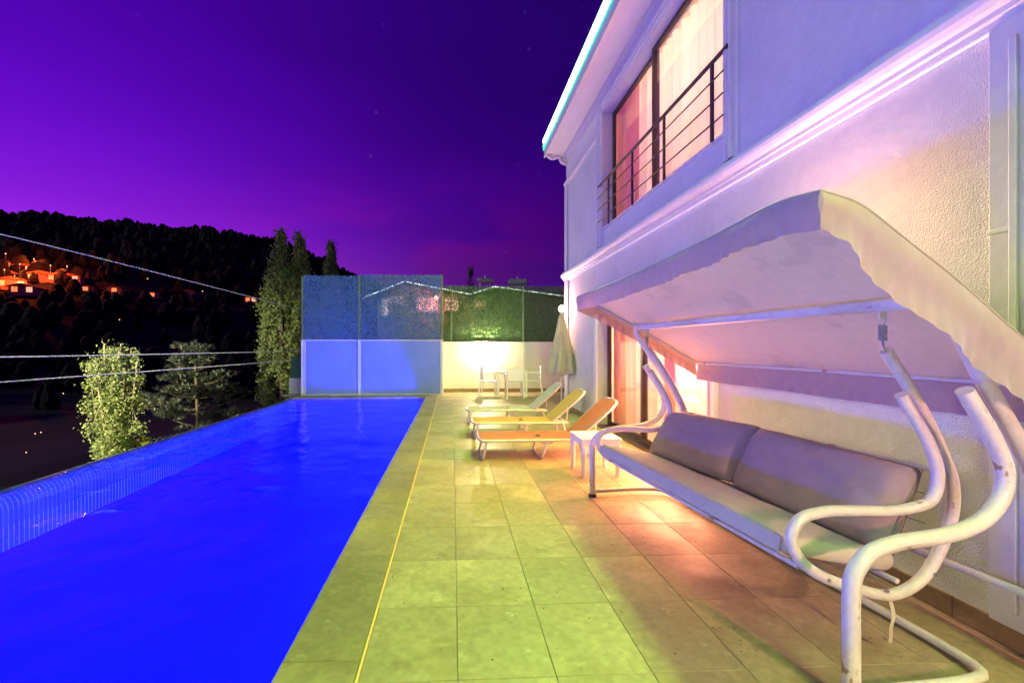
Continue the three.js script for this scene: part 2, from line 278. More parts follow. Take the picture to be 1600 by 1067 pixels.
// ───────────────────────── pool ─────────────────────────
{
  const basin = thing('pool_basin', 'blue tiled basin of the long infinity pool', 'pool', [0, 0, 0], 0, undefined, 'structure');
  const B = -1.45;
  part(basin, 'basin_floor', bx(POOL_L - 0.2, POOL_R + 0.2, B - 0.2, B, POOL_NEAR, POOL_FAR), M.poolFloor);
  part(basin, 'basin_wall', bx(POOL_R, POOL_R + 0.25, B, -0.052, POOL_NEAR, POOL_FAR), M.poolFloor);
  part(basin, 'basin_wall', bx(POOL_L - 0.2, POOL_R + 0.25, B - 0.2, -0.052, POOL_FAR, BACK_POOL + 0.2), M.poolFloor);
  part(basin, 'basin_wall', bx(POOL_L - 0.2, POOL_R + 0.25, B - 0.2, -0.03, POOL_NEAR - 0.3, POOL_NEAR), M.poolFloor);
  part(basin, 'basin_wall', join(bx(POOL_L - 0.30, POOL_L - 0.008, -0.58, -0.20, POOL_NEAR, POOL_FAR), bx(POOL_L - 0.30, POOL_L + 0.001, -3.6, -0.581, POOL_NEAR, POOL_FAR)), M.poolFloor);
  // the overflow edge: a rounded crest faced with narrow glazed tiles
  const edge = thing('overflow_edge', 'rounded blue tiled overflow edge of the infinity pool with pale grout lines', 'pool edge', [0, 0, 0], 0, undefined, 'structure');
  const prof = (off) => { const p = [], r = 0.15 + off, cx = POOL_L - 0.15, cy = WATER - 0.15 + 0.004; p.push([cx + r, WATER - 0.52]); p.push([cx + r, cy - 0.15]); for (let k = 0; k <= 8; k++) { const a = Math.PI * k / 8; p.push([cx + r * Math.cos(a), cy + r * Math.sin(a)]); } p.push([cx - r, cy - 0.5]); return p; };
  function strip(len, off, th) { const o = prof(off), P = []; const quad = (a, b, c, d) => P.push(...a, ...b, ...c, ...a, ...c, ...d); const n = prof(off - th);
    for (let k = 0; k + 1 < o.length; k++) { const [x0, y0] = o[k], [x1, y1] = o[k + 1], [a0, b0] = n[k], [a1, b1] = n[k + 1]; quad([x0, y0, len / 2], [x0, y0, -len / 2], [x1, y1, -len / 2], [x1, y1, len / 2]); if (k) { quad([x0, y0, len / 2], [x1, y1, len / 2], [a1, b1, len / 2], [a0, b0, len / 2]); quad([x1, y1, -len / 2], [x0, y0, -len / 2], [a0, b0, -len / 2], [a1, b1, -len / 2]); } }
    const g = new THREE.BufferGeometry(); g.setAttribute('position', new THREE.Float32BufferAttribute(P, 3)); g.computeVertexNormals(); return metreUV(g); }
  const len = POOL_FAR - POOL_NEAR, gb = strip(len, -0.004, 0.01); gb.translate(0, 0, -(POOL_FAR + POOL_NEAR) / 2); part(edge, 'grout', gb, M.grout);
  const rnd = mulberry(9), pitch = 0.052, tg = strip(pitch - 0.0065, 0, 0.006);
  for (let d = 1.2; d + pitch < POOL_FAR; d += pitch) { const t = part(edge, 'tile', tg, M.poolTile[Math.floor(rnd() * 3)]); t.position.z = -(d + pitch / 2); }
  // trough beyond the crest
  const trough = thing('overflow_trough', 'concrete overflow trough outside the infinity edge', 'trough', [0, 0, 0], 0, undefined, 'structure');
  part(trough, 'trough_floor', bx(POOL_L - 0.95, POOL_L - 0.31, -0.75, -0.65, POOL_NEAR, POOL_FAR + 0.5), M.concrete);
  part(trough, 'trough_wall', bx(POOL_L - 1.05, POOL_L - 0.951, -3.6, -0.35, POOL_NEAR, POOL_FAR + 0.5), M.concrete);
  part(trough, 'trough_rim', rb(POOL_L - 1.06, POOL_L - 0.94, -0.349, -0.318, POOL_NEAR, POOL_FAR + 0.5, 0.01), M.concrete);
  // water
  const w = new THREE.PlaneGeometry(POOL_R - POOL_L + 0.12, len - 0.02, 1, 1); w.rotateX(-Math.PI / 2); w.translate((POOL_R + POOL_L - 0.12) / 2, WATER, -(POOL_FAR + POOL_NEAR) / 2);
  const uv = w.attributes.uv, p = w.attributes.position; for (let i = 0; i < uv.count; i++) uv.setXY(i, p.getX(i), -p.getZ(i));
  single('pool_water', w, M.water, 'still glowing blue water filling the infinity pool', 'water', undefined, 'structure');
  // underwater lamps on the terrace-side wall
  function poolLamp(label, x, y, d, turn, dir, k, group) {
    const t = thing('pool_lamp', label, 'lamp', [x, y, -d], turn, group);                       // local -x points into the water
    const ring = new THREE.TorusGeometry(0.115, 0.016, 8, 28); ring.rotateY(Math.PI / 2); ring.translate(-0.02, 0, 0); part(t, 'ring', ring.toNonIndexed(), M.plasticWhite);
    const lens = new THREE.SphereGeometry(0.108, 24, 10, 0, Math.PI * 2, 0, Math.PI / 2); lens.scale(1, 0.3, 1); lens.rotateZ(Math.PI / 2); lens.translate(-0.026, 0, 0); part(t, 'lens', lens.toNonIndexed(), glow([0.10, 0.30, 1.0], 1.3)); const can = new THREE.CylinderGeometry(0.108, 0.115, 0.026, 24, 1, true); can.rotateZ(Math.PI / 2); can.translate(-0.013, 0, 0); part(t, 'housing', can.toNonIndexed(), M.plasticWhite);
    const n = V(dir[0], 0, dir[2]).normalize(), along = V(-n.z, 0, n.x);
    stripLight('pool_lamp_light', [0.001, 0.004, 1.0], k, 0.3, 0.2, V(x, y - 0.03, -d).addScaledVector(n, 0.15), along, V(...dir));
  }
  poolLamp('round underwater pool lamp under the coping beside the swing', POOL_R, -0.19, 2.1, 0, [-1, -0.25, 0], POOL_K);
  poolLamp('round underwater pool lamp beside the orange lounger', POOL_R, -0.19, 5.3, 0, [-1, -0.25, 0], POOL_K);
  poolLamp('round underwater pool lamp beside the pale lounger', POOL_R, -0.19, 8.6, 0, [-1, -0.25, 0], POOL_K);
  poolLamp('round underwater pool lamp beside the dining table', POOL_R, -0.19, 11.7, 0, [-1, -0.25, 0], POOL_K);
  for (const d of [-1.2, 1.3, 3.6]) poolLamp('added underwater pool lamp out of view that lights the swing blue', POOL_L + 0.003, -0.32, d, Math.PI, [1, 0.12, 0], POOL_K * ADDED_EDGE_F, 'added pool lamps along the overflow edge');  // added lamps out of view, put in to light the swing blue
}
// ───────────────────────── villa ─────────────────────────
function profileRun(prof, d0, d1, x = WALL) {     // a moulding: [outward, y] points swept along the wall
  const P = [], q = (a, b, c, d) => P.push(...a, ...b, ...c, ...a, ...c, ...d), pt = ([o, y], d) => [x - o, y, -d];
  for (let k = 0; k + 1 < prof.length; k++) q(pt(prof[k], d0), pt(prof[k + 1], d0), pt(prof[k + 1], d1), pt(prof[k], d1));
  for (const d of [d0, d1]) for (let k = 1; k + 1 < prof.length; k++) P.push(...pt(prof[0], d), ...pt(prof[k], d), ...pt(prof[k + 1], d));
  const g = new THREE.BufferGeometry(); g.setAttribute('position', new THREE.Float32BufferAttribute(P, 3)); g.computeVertexNormals(); return metreUV(g);
}
function uprightRun(prof, y0, y1, dAt, sign, x = WALL) {   // the same upright: [outward, along] points swept up the wall
  const P = [], q = (a, b, c, d) => P.push(...a, ...b, ...c, ...a, ...c, ...d), pt = ([o, s], y) => [x - o, y, -(dAt + sign * s)];
  for (let k = 0; k + 1 < prof.length; k++) q(pt(prof[k], y0), pt(prof[k], y1), pt(prof[k + 1], y1), pt(prof[k + 1], y0));
  for (const y of [y0, y1]) for (let k = 1; k + 1 < prof.length; k++) P.push(...pt(prof[0], y), ...pt(prof[k], y), ...pt(prof[k + 1], y));
  const g = new THREE.BufferGeometry(); g.setAttribute('position', new THREE.Float32BufferAttribute(P, 3)); g.computeVertexNormals(); return metreUV(g);
}
const DOOR = [4.27, 7.60, 0.03, 2.28], WIN = [4.0, 7.36, 3.33, 5.26], NEAR_END = -8;
const villa = thing('villa', 'two storey white villa with stucco ground floor and lit roof edge', 'house', [0, 0, 0]);
{
  const T = 0.22, X1 = WALL + T;
  const lower = join(bx(WALL, X1, 0.0, 2.93, NEAR_END, DOOR[0]), bx(WALL, X1, 0.0, 2.93, DOOR[1], CORNER), bx(WALL, X1, DOOR[3], 2.93, DOOR[0], DOOR[1]), bx(X1, 7.5, 0, 2.93, CORNER - T, CORNER), bx(X1, 7.5, 0, 2.93, NEAR_END, NEAR_END + T), bx(7.5, 7.7, 0, 2.93, NEAR_END, CORNER));
  part(villa, 'wall', lower, M.stucco, 'rough stucco ground floor wall');
  const upper = join(bx(WALL, X1, 2.93, 5.57, NEAR_END, WIN[0]), bx(WALL, X1, 2.93, 5.57, WIN[1], CORNER), bx(WALL, X1, 2.93, WIN[2], WIN[0], WIN[1]), bx(WALL, X1, WIN[3], 5.57, WIN[0], WIN[1]), bx(X1, 7.5, 2.93, 5.57, CORNER - T, CORNER), bx(X1, 7.5, 2.93, 5.57, NEAR_END, NEAR_END + T), bx(7.5, 7.7, 2.93, 5.57, NEAR_END, CORNER));
  part(villa, 'wall', upper, M.plaster, 'smooth lavender grey upper wall');
  part(villa, 'storey_floor', bx(X1, 7.5, 2.80, 3.0, NEAR_END + T, CORNER - T), M.room);
  part(villa, 'storey_floor', bx(X1, 7.5, 5.45, 5.57, NEAR_END + T, CORNER - T), M.room);
  part(villa, 'storey_floor', bx(X1, 7.5, -0.25, 0.012, NEAR_END + T, CORNER - T), M.room);
  for (const d of [3.75, 8.2]) { part(villa, 'partition', bx(X1, 7.5, 0.012, 2.80, d - 0.05, d + 0.05), M.room); part(villa, 'partition', bx(X1, 7.5, 3.0, 5.45, d - 0.05, d + 0.05), M.room); }
  // mouldings
  const cornice = [[0, 2.815], [0.028, 2.818], [0.034, 2.845], [0.05, 2.853], [0.054, 2.878], [0.078, 2.888], [0.098, 2.912], [0.108, 2.94], [0.108, 2.955], [0.085, 2.962], [0.085, 2.985], [0.06, 2.992], [0.054, 3.018], [0.02, 3.03], [0, 3.034]];
  part(villa, 'cornice', profileRun(cornice, NEAR_END, CORNER + 0.1), M.trim);
  const band = [[0, 4.90], [0.03, 4.905], [0.034, 4.93], [0.05, 4.938], [0.05, 4.975], [0.03, 4.985], [0.026, 5.01], [0, 5.015]];
  part(villa, 'band_moulding', profileRun(band, WIN[1] + 0.2, CORNER + 0.04), M.trim);
  part(villa, 'crown_moulding', profileRun([[0, 5.42], [0.02, 5.425], [0.03, 5.46], [0.07, 5.51], [0.085, 5.545], [0.085, 5.569], [0, 5.569]], NEAR_END, CORNER + 0.05), M.trim);
  const cas = [[0, 0], [0.022, 0.002], [0.028, 0.03], [0.05, 0.036], [0.055, 0.075], [0.038, 0.085], [0.038, 0.12], [0.06, 0.128], [0.064, 0.165], [0.03, 0.178], [0.02, 0.205], [0, 0.21]];
  part(villa, 'casing', uprightRun(cas, 3.036, 5.40, WIN[1], 1), M.trim); part(villa, 'casing', uprightRun(cas, 3.036, 5.40, WIN[0], -1), M.trim);
  part(villa, 'casing', profileRun(cas.map(([o, s]) => [o * 0.97, WIN[3] + s * 0.66]), WIN[0] + 0.002, WIN[1] - 0.002), M.trim);
  const cas2 = cas.map(([o, s]) => [o * 0.8, s * 0.72]);
  part(villa, 'casing', uprightRun(cas2, 0.104, 2.40, DOOR[1], 1), M.trim); part(villa, 'casing', uprightRun(cas2, 0.104, 2.40, DOOR[0], -1), M.trim);
  part(villa, 'casing', profileRun(cas2.map(([o, s]) => [o * 0.97, DOOR[3] + s * 0.78]), DOOR[0] + 0.002, DOOR[1] - 0.002), M.trim);
  part(villa, 'quoin', rb(WALL - 0.035, WALL - 0.0005, 3.036, 4.898, CORNER - 0.16, CORNER + 0.035, 0.008), M.trim);
  part(villa, 'quoin', rb(WALL - 0.035, WALL - 0.0005, 0.0, 2.812, CORNER - 0.24, CORNER + 0.035, 0.008), M.trim);
  // fluted pilaster by the near end of the terrace
  const dp = onX(1545, 400, WALL - 0.045).d;
  part(villa, 'pilaster', rb(WALL - 0.045, WALL - 0.0005, 0.106, 2.812, dp - 0.56, dp, 0.006), M.trim);
  for (const [a, b] of [[0.085, 0.115], [0.185, 0.225], [0.30, 0.34], [0.43, 0.46]]) part(villa, 'pilaster_rib', rb(WALL - 0.062, WALL - 0.0455, 0.18, 2.72, dp - b, dp - a, 0.006), M.trim);
  part(villa, 'pilaster_rib', rb(WALL - 0.058, WALL - 0.0455, 1.865, 1.885, dp - 0.0845, dp - 0.003, 0.004), M.trim);
  // skirting tiles
  const rnd = mulberry(15);
  for (let d = -1.2; d < CORNER - 0.26; d += 0.415) { const e = Math.min(d + 0.412, CORNER - 0.245); if (e > DOOR[0] - 0.15 && d < DOOR[1] + 0.15) continue; part(villa, 'skirting_tile', rb(WALL - 0.016 - rnd() * 0.003, WALL - 0.0005, 0.003, 0.104 - rnd() * 0.003, d, e, 0.002, 1), M.skirting[Math.floor(rnd() * 3)]); }
  // eave
  part(villa, 'soffit', bx(2.06, WALL + 0.2, 5.571, 5.61, NEAR_END, CORNER + 0.02), M.soffit);
  part(villa, 'fascia', rb(2.02, 2.059, 5.545, 5.93, NEAR_END, CORNER + 0.02, 0.006), M.trim);
  part(villa, 'eave_end', bx(2.06, 2.6, 5.611, 5.92, CORNER - 0.03, CORNER + 0.02), M.trim);
  { const s = new THREE.Shape(); s.moveTo(2.0, 5.935); s.lineTo(5.1, 7.1); s.lineTo(8.2, 5.935); s.lineTo(8.2, 5.80); s.lineTo(5.1, 6.95); s.lineTo(2.06, 5.80); s.lineTo(2.06, 5.931); const g = new THREE.ExtrudeGeometry(s, { depth: CORNER - NEAR_END + 0.02, bevelEnabled: false }); g.translate(0, 0, -CORNER - 0.02); part(villa, 'roof', metreUV(g), std([0.30, 0.13, 0.09], 0.8)); }
  part(villa, 'corbel', tube([V(2.08, 5.555, -CORNER + 0.05), V(2.2, 5.50, -CORNER + 0.05), V(2.34, 5.53, -CORNER + 0.05), V(2.40, 5.42, -CORNER + 0.05), V(2.51, 5.38, -CORNER + 0.05)], 0.035), M.trim);
  part(villa, 'roof_led_strip', rb(1.985, 2.019, 5.855, 5.93, NEAR_END, CORNER + 0.015, 0.012), glow([0.55, 1.0, 0.78], 1.3), 'white green light strip along the roof edge');
  part(villa, 'fascia_glow_band', rb(1.992, 2.019, 5.69, 5.854, NEAR_END, CORNER + 0.015, 0.012), new THREE.MeshStandardMaterial({ color: rgb(0.10, 0.30, 0.28), roughness: 0.5, emissive: rgb(0.0, 0.60, 0.42), emissiveIntensity: 1 }), 'cyan glow band for the strip light on the fascia');  // glowing band stands in for strip light falling on the fascia
  stripLight('roof_led_strip_light', [0.42, 1.0, 0.06], ROOF_K, CORNER - NEAR_END, 0.06, V(1.976, 5.89, -(CORNER + NEAR_END) / 2), V(0, 0, 1), V(-0.62, -0.78, 0));
  part(villa, 'cornice_led_strip', bx(WALL - 0.026, WALL - 0.006, 2.806, 2.8145, NEAR_END, CORNER - 0.02), glow([1.0, 0.78, 1.0], 0.35), 'pinkish light strip under the cornice');
  stripLight('cornice_led_strip_light', [0.80, 0.52, 1.0], CORNICE_K, CORNER - NEAR_END, 0.02, V(WALL - 0.017, 2.803, -(CORNER + NEAR_END) / 2), V(0, 0, 1), V(-0.35, -1, 0));
  // upper window
  const wx = WALL + 0.10, f = 0.055;
  const midW = onX(1019, 250, wx).d;
  function sash(parent, name, d0, d1, y0, y1, x, w = f) {
    const s = part(parent, name, join(bx(x, x + 0.05, y0, y0 + w, d0, d1), bx(x, x + 0.05, y1 - w, y1, d0, d1), bx(x, x + 0.05, y0 + w, y1 - w, d0, d0 + w), bx(x, x + 0.05, y0 + w, y1 - w, d1 - w, d1)), M.frame);
    part(s, 'pane', bx(x + 0.022, x + 0.026, y0 + w, y1 - w, d0 + w, d1 - w), M.glass); return s;
  }
  sash(villa, 'window', WIN[0], midW, WIN[2] + 0.002, WIN[3], wx); sash(villa, 'window', midW + 0.002, WIN[1], WIN[2] + 0.002, WIN[3], wx + 0.055);
  part(villa, 'window_sill', rb(WALL - 0.03, WALL + 0.16, WIN[2] - 0.03, WIN[2] + 0.001, WIN[0] + 0.003, WIN[1] - 0.003, 0.006), M.trim);
  // balcony rail across the window
  const rx = WALL - 0.045, rail = part(villa, 'window_railing', bar(V(rx, 4.06, -WIN[0] + 0.10), V(rx, 4.06, -WIN[1] - 0.12), 0.021), M.rail, 'dark metal railing across the upper window');
  for (const y of [3.86, 3.66, 3.46]) part(rail, 'rail_bar', bar(V(rx - 0.02, y, -WIN[0] + 0.06), V(rx - 0.02, y, -WIN[1] - 0.10), 0.008, 8), M.rail);
  for (const u of [951, 988, 1038, 1113]) { const d = onX(u, 250, rx).d; part(rail, 'post', rb(rx - 0.012, rx + 0.012, 3.31, 4.04, d - 0.018, d + 0.018, 0.004), M.rail); }
  // sliding door
  const mid = onX(1001, 560, wx).d, edges = [DOOR[0], (DOOR[0] + mid) / 2 - 0.35, mid, DOOR[1]];
  sash(villa, 'sliding_door', DOOR[0], mid, DOOR[2], DOOR[3], wx, 0.07); sash(villa, 'sliding_door', mid + 0.002, DOOR[1], DOOR[2], DOOR[3], wx + 0.055, 0.07);
  part(villa, 'door_threshold', rb(WALL - 0.02, WALL + 0.21, 0.002, 0.028, DOOR[0], DOOR[1], 0.004), M.frame);
  part(villa, 'socket', join(rb(WALL - 0.012, WALL - 0.0005, 0.42, 0.51, 8.98, 9.07, 0.004), cyl(WALL - 0.008, 0.44, 0.49, -9.025, 0.02)), M.plasticWhite);
}
// light from the lit rooms, and their curtains
function curtain(name, d0, d1, y0, y1, x, amp, wave, m, label, seed) {
  const n = Math.round((d1 - d0) / wave * 10), rnd = mulberry(seed), ph = []; for (let k = 0; k < 40; k++) ph.push(rnd());
  const g = grid(n, 6, (s, t) => { const d = mixn(d0, d1, s), w = d / wave, k = Math.floor(w) & 31, a = amp * (0.55 + 0.9 * mixn(ph[k], ph[k + 1], w - Math.floor(w))); return V(x + a * Math.sin(w * 2 * Math.PI + 1.3 * Math.sin(w * 0.9) + t * 0.5 * ph[k]), mixn(y0, y1, t), -d); }, (s, t) => [mixn(d0, d1, s), mixn(y0, y1, t)]);
  return single(name, g, m, label, 'curtain');
}
curtain('sheer_curtain', WIN[0] - 0.1, WIN[1] + 0.1, 3.02, 5.40, WALL + 0.36, 0.05, 0.17, M.sheer, 'pale sheer curtain glowing behind the upper window', 31);
curtain('drape', 6.62, 7.48, 3.02, 5.40, WALL + 0.30, 0.035, 0.13, M.drape, 'red drape at the far side of the upper window', 32);
curtain('sheer_curtain', DOOR[0] - 0.1, DOOR[1] + 0.1, 0.03, 2.60, WALL + 0.36, 0.05, 0.19, M.sheer, 'pale sheer curtain glowing behind the sliding door', 33);
curtain('drape', 7.18, 7.62, 0.03, 2.60, WALL + 0.30, 0.035, 0.11, M.drape, 'orange drape at the far side of the sliding door', 34);
curtain('drape', 5.55, 5.80, 0.03, 2.60, WALL + 0.30, 0.03, 0.10, M.drape, 'narrow orange drape behind the sliding door mullion', 35);
for (const [y, lab] of [[2.35, 'ground floor'], [5.0, 'upper floor']]) {
  const t = thing('ceiling_lamp', `round ceiling lamp glowing behind the ${lab} curtains`, 'lamp', [4.3, y, -5.9]);
  part(t, 'globe', new THREE.SphereGeometry(0.13, 20, 14).toNonIndexed(), glow([1, 0.72, 0.48], 5)); part(t, 'stem', cyl(0, 0.12, 0.45, 0, 0.012), M.steel);
  pointLight('ceiling_lamp_light', [1.0, 0.62, 0.42], y > 3 ? ROOM_K * 0.42 : ROOM_K, V(4.3, y, -5.9), 5);
}
for (const [d0, d1, k] of [[DOOR[0] + 0.1, 5.75, DOOR_K], [5.85, DOOR[1] - 0.1, DOOR_K * 0.12]]) areaLight('door_glow_light', [1.0, 0.32, 0.15], k, d1 - d0, 1.7, V(WALL - 0.005, 0.95, -(d0 + d1) / 2), V(-5, 0.95, -(d0 + d1) / 2));
// wall sconces
function sconce(x, y, d, outX, outD, label, k, c = SCONCE_C) {
  const t = thing('wall_sconce', label, 'wall lamp', [x, y, -d], Math.atan2(outX, -outD));      // local +z points out of the wall
  part(t, 'back_plate', rb(-0.05, 0.05, -0.09, 0.09, -0.018, -0.0005, 0.006), M.steel);
  part(t, 'arm', bar(V(0, 0, 0.015), V(0, 0, 0.06), 0.012), M.steel);
  const gl = new THREE.SphereGeometry(0.062, 20, 14); gl.scale(1, 1.25, 1); gl.translate(0, 0, 0.10); part(t, 'glass_globe', gl.toNonIndexed(), glow([1, 0.84, 0.66], 7));
  pointLight('wall_sconce_light', c, k, V(x + outX * 0.10, y, -(d + outD * 0.10)), 3);
}
{
  const a = onX(1285, 372, WALL - 0.1), b = onX(889, 482, WALL - 0.1), c = onD(757, 549, BACK - 0.1);
  sconce(WALL, a.y, a.d, -1, 0, 'globe wall sconce on the stucco wall above the swing canopy', SCONCE_K * 0.6);
  sconce(WALL - 0.035, 2.2, CORNER - 0.1, -1, 0, 'globe wall sconce at the villa corner beside the closed parasol', SCONCE_K);
  sconce(c.x, c.y + 0.12, BACK, 0, -1, 'globe wall sconce on the white wall above the dining chairs', SCONCE_K * 2.4, [1, 0.74, 0.44]);
  sconce(WALL, a.y, -1.6, -1, 0, 'added globe wall sconce out of view on the stucco wall', SCONCE_K * 4.2);  // warm lamp added out of view to light the near wall and swing
}

// ───────────────────────── boundary walls and mesh fences ─────────────────────────
const bladeGeo = (() => { const g = new THREE.BufferGeometry(); const w = 0.0065, l = 0.042; g.setAttribute('position', new THREE.Float32BufferAttribute([-w, 0, 0, w, 0, 0, 0, l * 0.55, 0.016, -w, 0, 0, 0, l * 0.55, 0.016, -w * 0.6, l, 0.010, 0, l * 0.55, 0.016, w, 0, 0, w * 0.6, l, 0.022], 3)); g.computeVertexNormals(); return g; })();
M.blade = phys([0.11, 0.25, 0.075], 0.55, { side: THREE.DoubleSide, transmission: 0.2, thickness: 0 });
M.bladeBakedLight = phys([0.13, 0.28, 0.52], 0.55, { side: THREE.DoubleSide, transmission: 0.2, thickness: 0 });  // pool's blue light mixed into the left blades' colour
M.fencePost = std([0.10, 0.16, 0.11], 0.5);
function hedgePanel(parent, x0, x1, y0, y1, d, perM2, seed, mat = M.blade) {
  const rnd = mulberry(seed), n = Math.round((x1 - x0) * (y1 - y0) * perM2), im = new THREE.InstancedMesh(bladeGeo, mat, n), o = new THREE.Object3D(), c = new THREE.Color();
  const wires = []; for (let y = y0 + 0.02; y <= y1; y += 0.115) wires.push(bx(x0, x1, y - 0.0015, y + 0.0015, d - 0.0015, d + 0.0015)); for (let x = x0 + 0.02; x < x1; x += 0.115) wires.push(bx(x - 0.0015, x + 0.0015, y0, y1, d + 0.002, d + 0.005));
  part(parent, 'wire_mesh', join(wires), M.fencePost);
  for (let k = 0; k < n; k++) {                     // bristles sit in staggered knots with random gaps
    const row = Math.floor(rnd() * (y1 - y0) / 0.034), col = Math.floor(rnd() * (x1 - x0) / 0.036);
    const x = x0 + 0.015 + (col + 0.5 * (row & 1)) * 0.036 + (rnd() - 0.5) * 0.020, y = y0 + 0.004 + row * 0.034 + (rnd() - 0.5) * 0.014;
    o.position.set(Math.min(x, x1 - 0.01), y, -d + (rnd() - 0.5) * 0.035); o.rotation.set((rnd() - 0.5) * 2.2, rnd() * 6.283, (rnd() - 0.5) * 2.4); const s = 0.7 + rnd() * 0.65; o.scale.set(s, s, s); o.updateMatrix(); im.setMatrixAt(k, o.matrix);
    const b = 0.6 + rnd() * 0.9; c.setRGB(b * (0.8 + 0.4 * rnd()), b, b * (0.8 + 0.4 * rnd())); im.setColorAt(k, c);
  }
  im.name = 'artificial_hedge'; im.userData.kind = 'stuff'; im.castShadow = im.receiveShadow = true; parent.add(im);
}
{
  const d = BACK_POOL, xl = onD(472, 600, d).x, xm = onD(561, 600, d).x, xr = onD(690, 600, d).x, h = onD(600, 531, d).y, top1 = onD(500, 431, d).y, top2 = onD(640, 431, d).y + 0.02;
  const w = thing('pool_screen_wall', 'low white panelled wall with painted blue pool light at the far end of the pool', 'wall');
  for (const [a, b] of [[xl + 0.05, xm - 0.04], [xm + 0.04, xr - 0.04]]) {
    part(w, 'panel', bx(a, b, 0.03, h - 0.03, d + 0.03, d + 0.05), M.panelBakedLight);
    part(w, 'panel_rail', rb(a, b, h - 0.03, h + 0.005, d + 0.005, d + 0.055, 0.006), M.whitePanel); part(w, 'panel_rail', rb(a, b, 0.001, 0.03, d + 0.01, d + 0.055, 0.006), M.whitePanel);
  }
  for (const x of [xl, xm, xr]) part(w, 'post', rb(x - 0.038, x + 0.038, 0, h + 0.008, d - 0.005, d + 0.07, 0.006), M.whitePanel);
  part(w, 'post', rb(xl + 0.055, xl + 0.085, 0.03, h - 0.031, d - 0.005, d + 0.028, 0.006), M.whitePanel);
  part(w, 'return_panel', bx(xr - 0.02, xr + 0.02, 0, h, d + 0.071, BACK), M.whitePanel);
  for (const [a, b, t, lab, s] of [[xl, xm, top1, 'artificial hedge fence with painted blue light beside the poplars above the pool wall', 41], [xm, xr, top2, 'taller artificial hedge fence above the pool wall with roof lights shining through', 42]]) {
    const f = thing('hedge_fence', lab, 'fence'); hedgePanel(f, a + 0.03, b - 0.03, h + 0.012, t, d + 0.03, 6400, s, M.bladeBakedLight);
    part(f, 'post', rb(b - 0.03, b + 0.03, h + 0.009, t + 0.015, d + 0.0, d + 0.06, 0.006), M.fencePost); if (s === 41) part(f, 'post', rb(a - 0.03, a + 0.03, h + 0.009, t - 0.01, d + 0.0, d + 0.06, 0.006), M.fencePost);
  }
  const e = BACK, x0 = xr + 0.022, hb = onD(790, 535, e).y, tb = onD(790, 447, e).y, xe = 6.2;
  const bw = thing('garden_wall', 'plain white garden wall behind the dining table', 'wall');
  part(bw, 'wall', bx(x0, xe, 0, hb, e, e + 0.18), M.whiteWall); part(bw, 'wall_cap', rb(x0, xe, hb + 0.001, hb + 0.02, e - 0.01, e + 0.19, 0.006), M.whiteWall);
  const rnd = mulberry(44); for (let x = x0 + 0.02; x < 5.5; x += 0.41) part(bw, 'skirting_tile', rb(x, Math.min(x + 0.406, 5.6), 0.003, 0.115, e - 0.015, e - 0.0005, 0.002, 1), std([0.40 + rnd() * 0.05, 0.34, 0.24], 0.6, { map: travertine }));
  part(bw, 'conduit', bar(V(onD(817, 570, e - 0.02).x, 0.12, -e + 0.015), V(onD(817, 570, e - 0.02).x, hb - 0.003, -e + 0.015), 0.009, 8), M.steel);
  const px = [onD(705, 500, e).x, onD(818, 500, e).x, 4.4];
  const bf = thing('hedge_fence', 'long green artificial hedge fence above the white garden wall', 'fence'); hedgePanel(bf, x0, xe - 1.5, hb + 0.024, tb, e + 0.09, 6400, 43);
  for (const x of px) part(bf, 'post', rb(x - 0.022, x + 0.022, hb + 0.021, tb + 0.01, e + 0.02, e + 0.06, 0.005), M.fencePost);
  // short wall and green screen outside the left end
  const q = onD(461, 600, 13.6), s = thing('short_wall', 'short pale wall with green screen beside the poplars', 'wall');
  part(s, 'wall', bx(q.x - 0.18, q.x + 0.28, -3.2, onD(461, 591, 13.6).y, 13.6, 13.75), M.whiteWall); const st = onD(461, 591, 13.6).y; part(s, 'green_screen', rb(q.x - 0.14, q.x + 0.26, st + 0.001, onD(461, 557, 13.6).y, 13.62, 13.66, 0.004), std([0.05, 0.16, 0.07], 0.6));
  part(s, 'wall_cap', rb(q.x - 0.3, q.x + 0.35, onD(461, 614, 13.5).y - 0.09, onD(461, 614, 13.5).y - 0.03, 13.35, 13.59, 0.01), M.concrete);
}

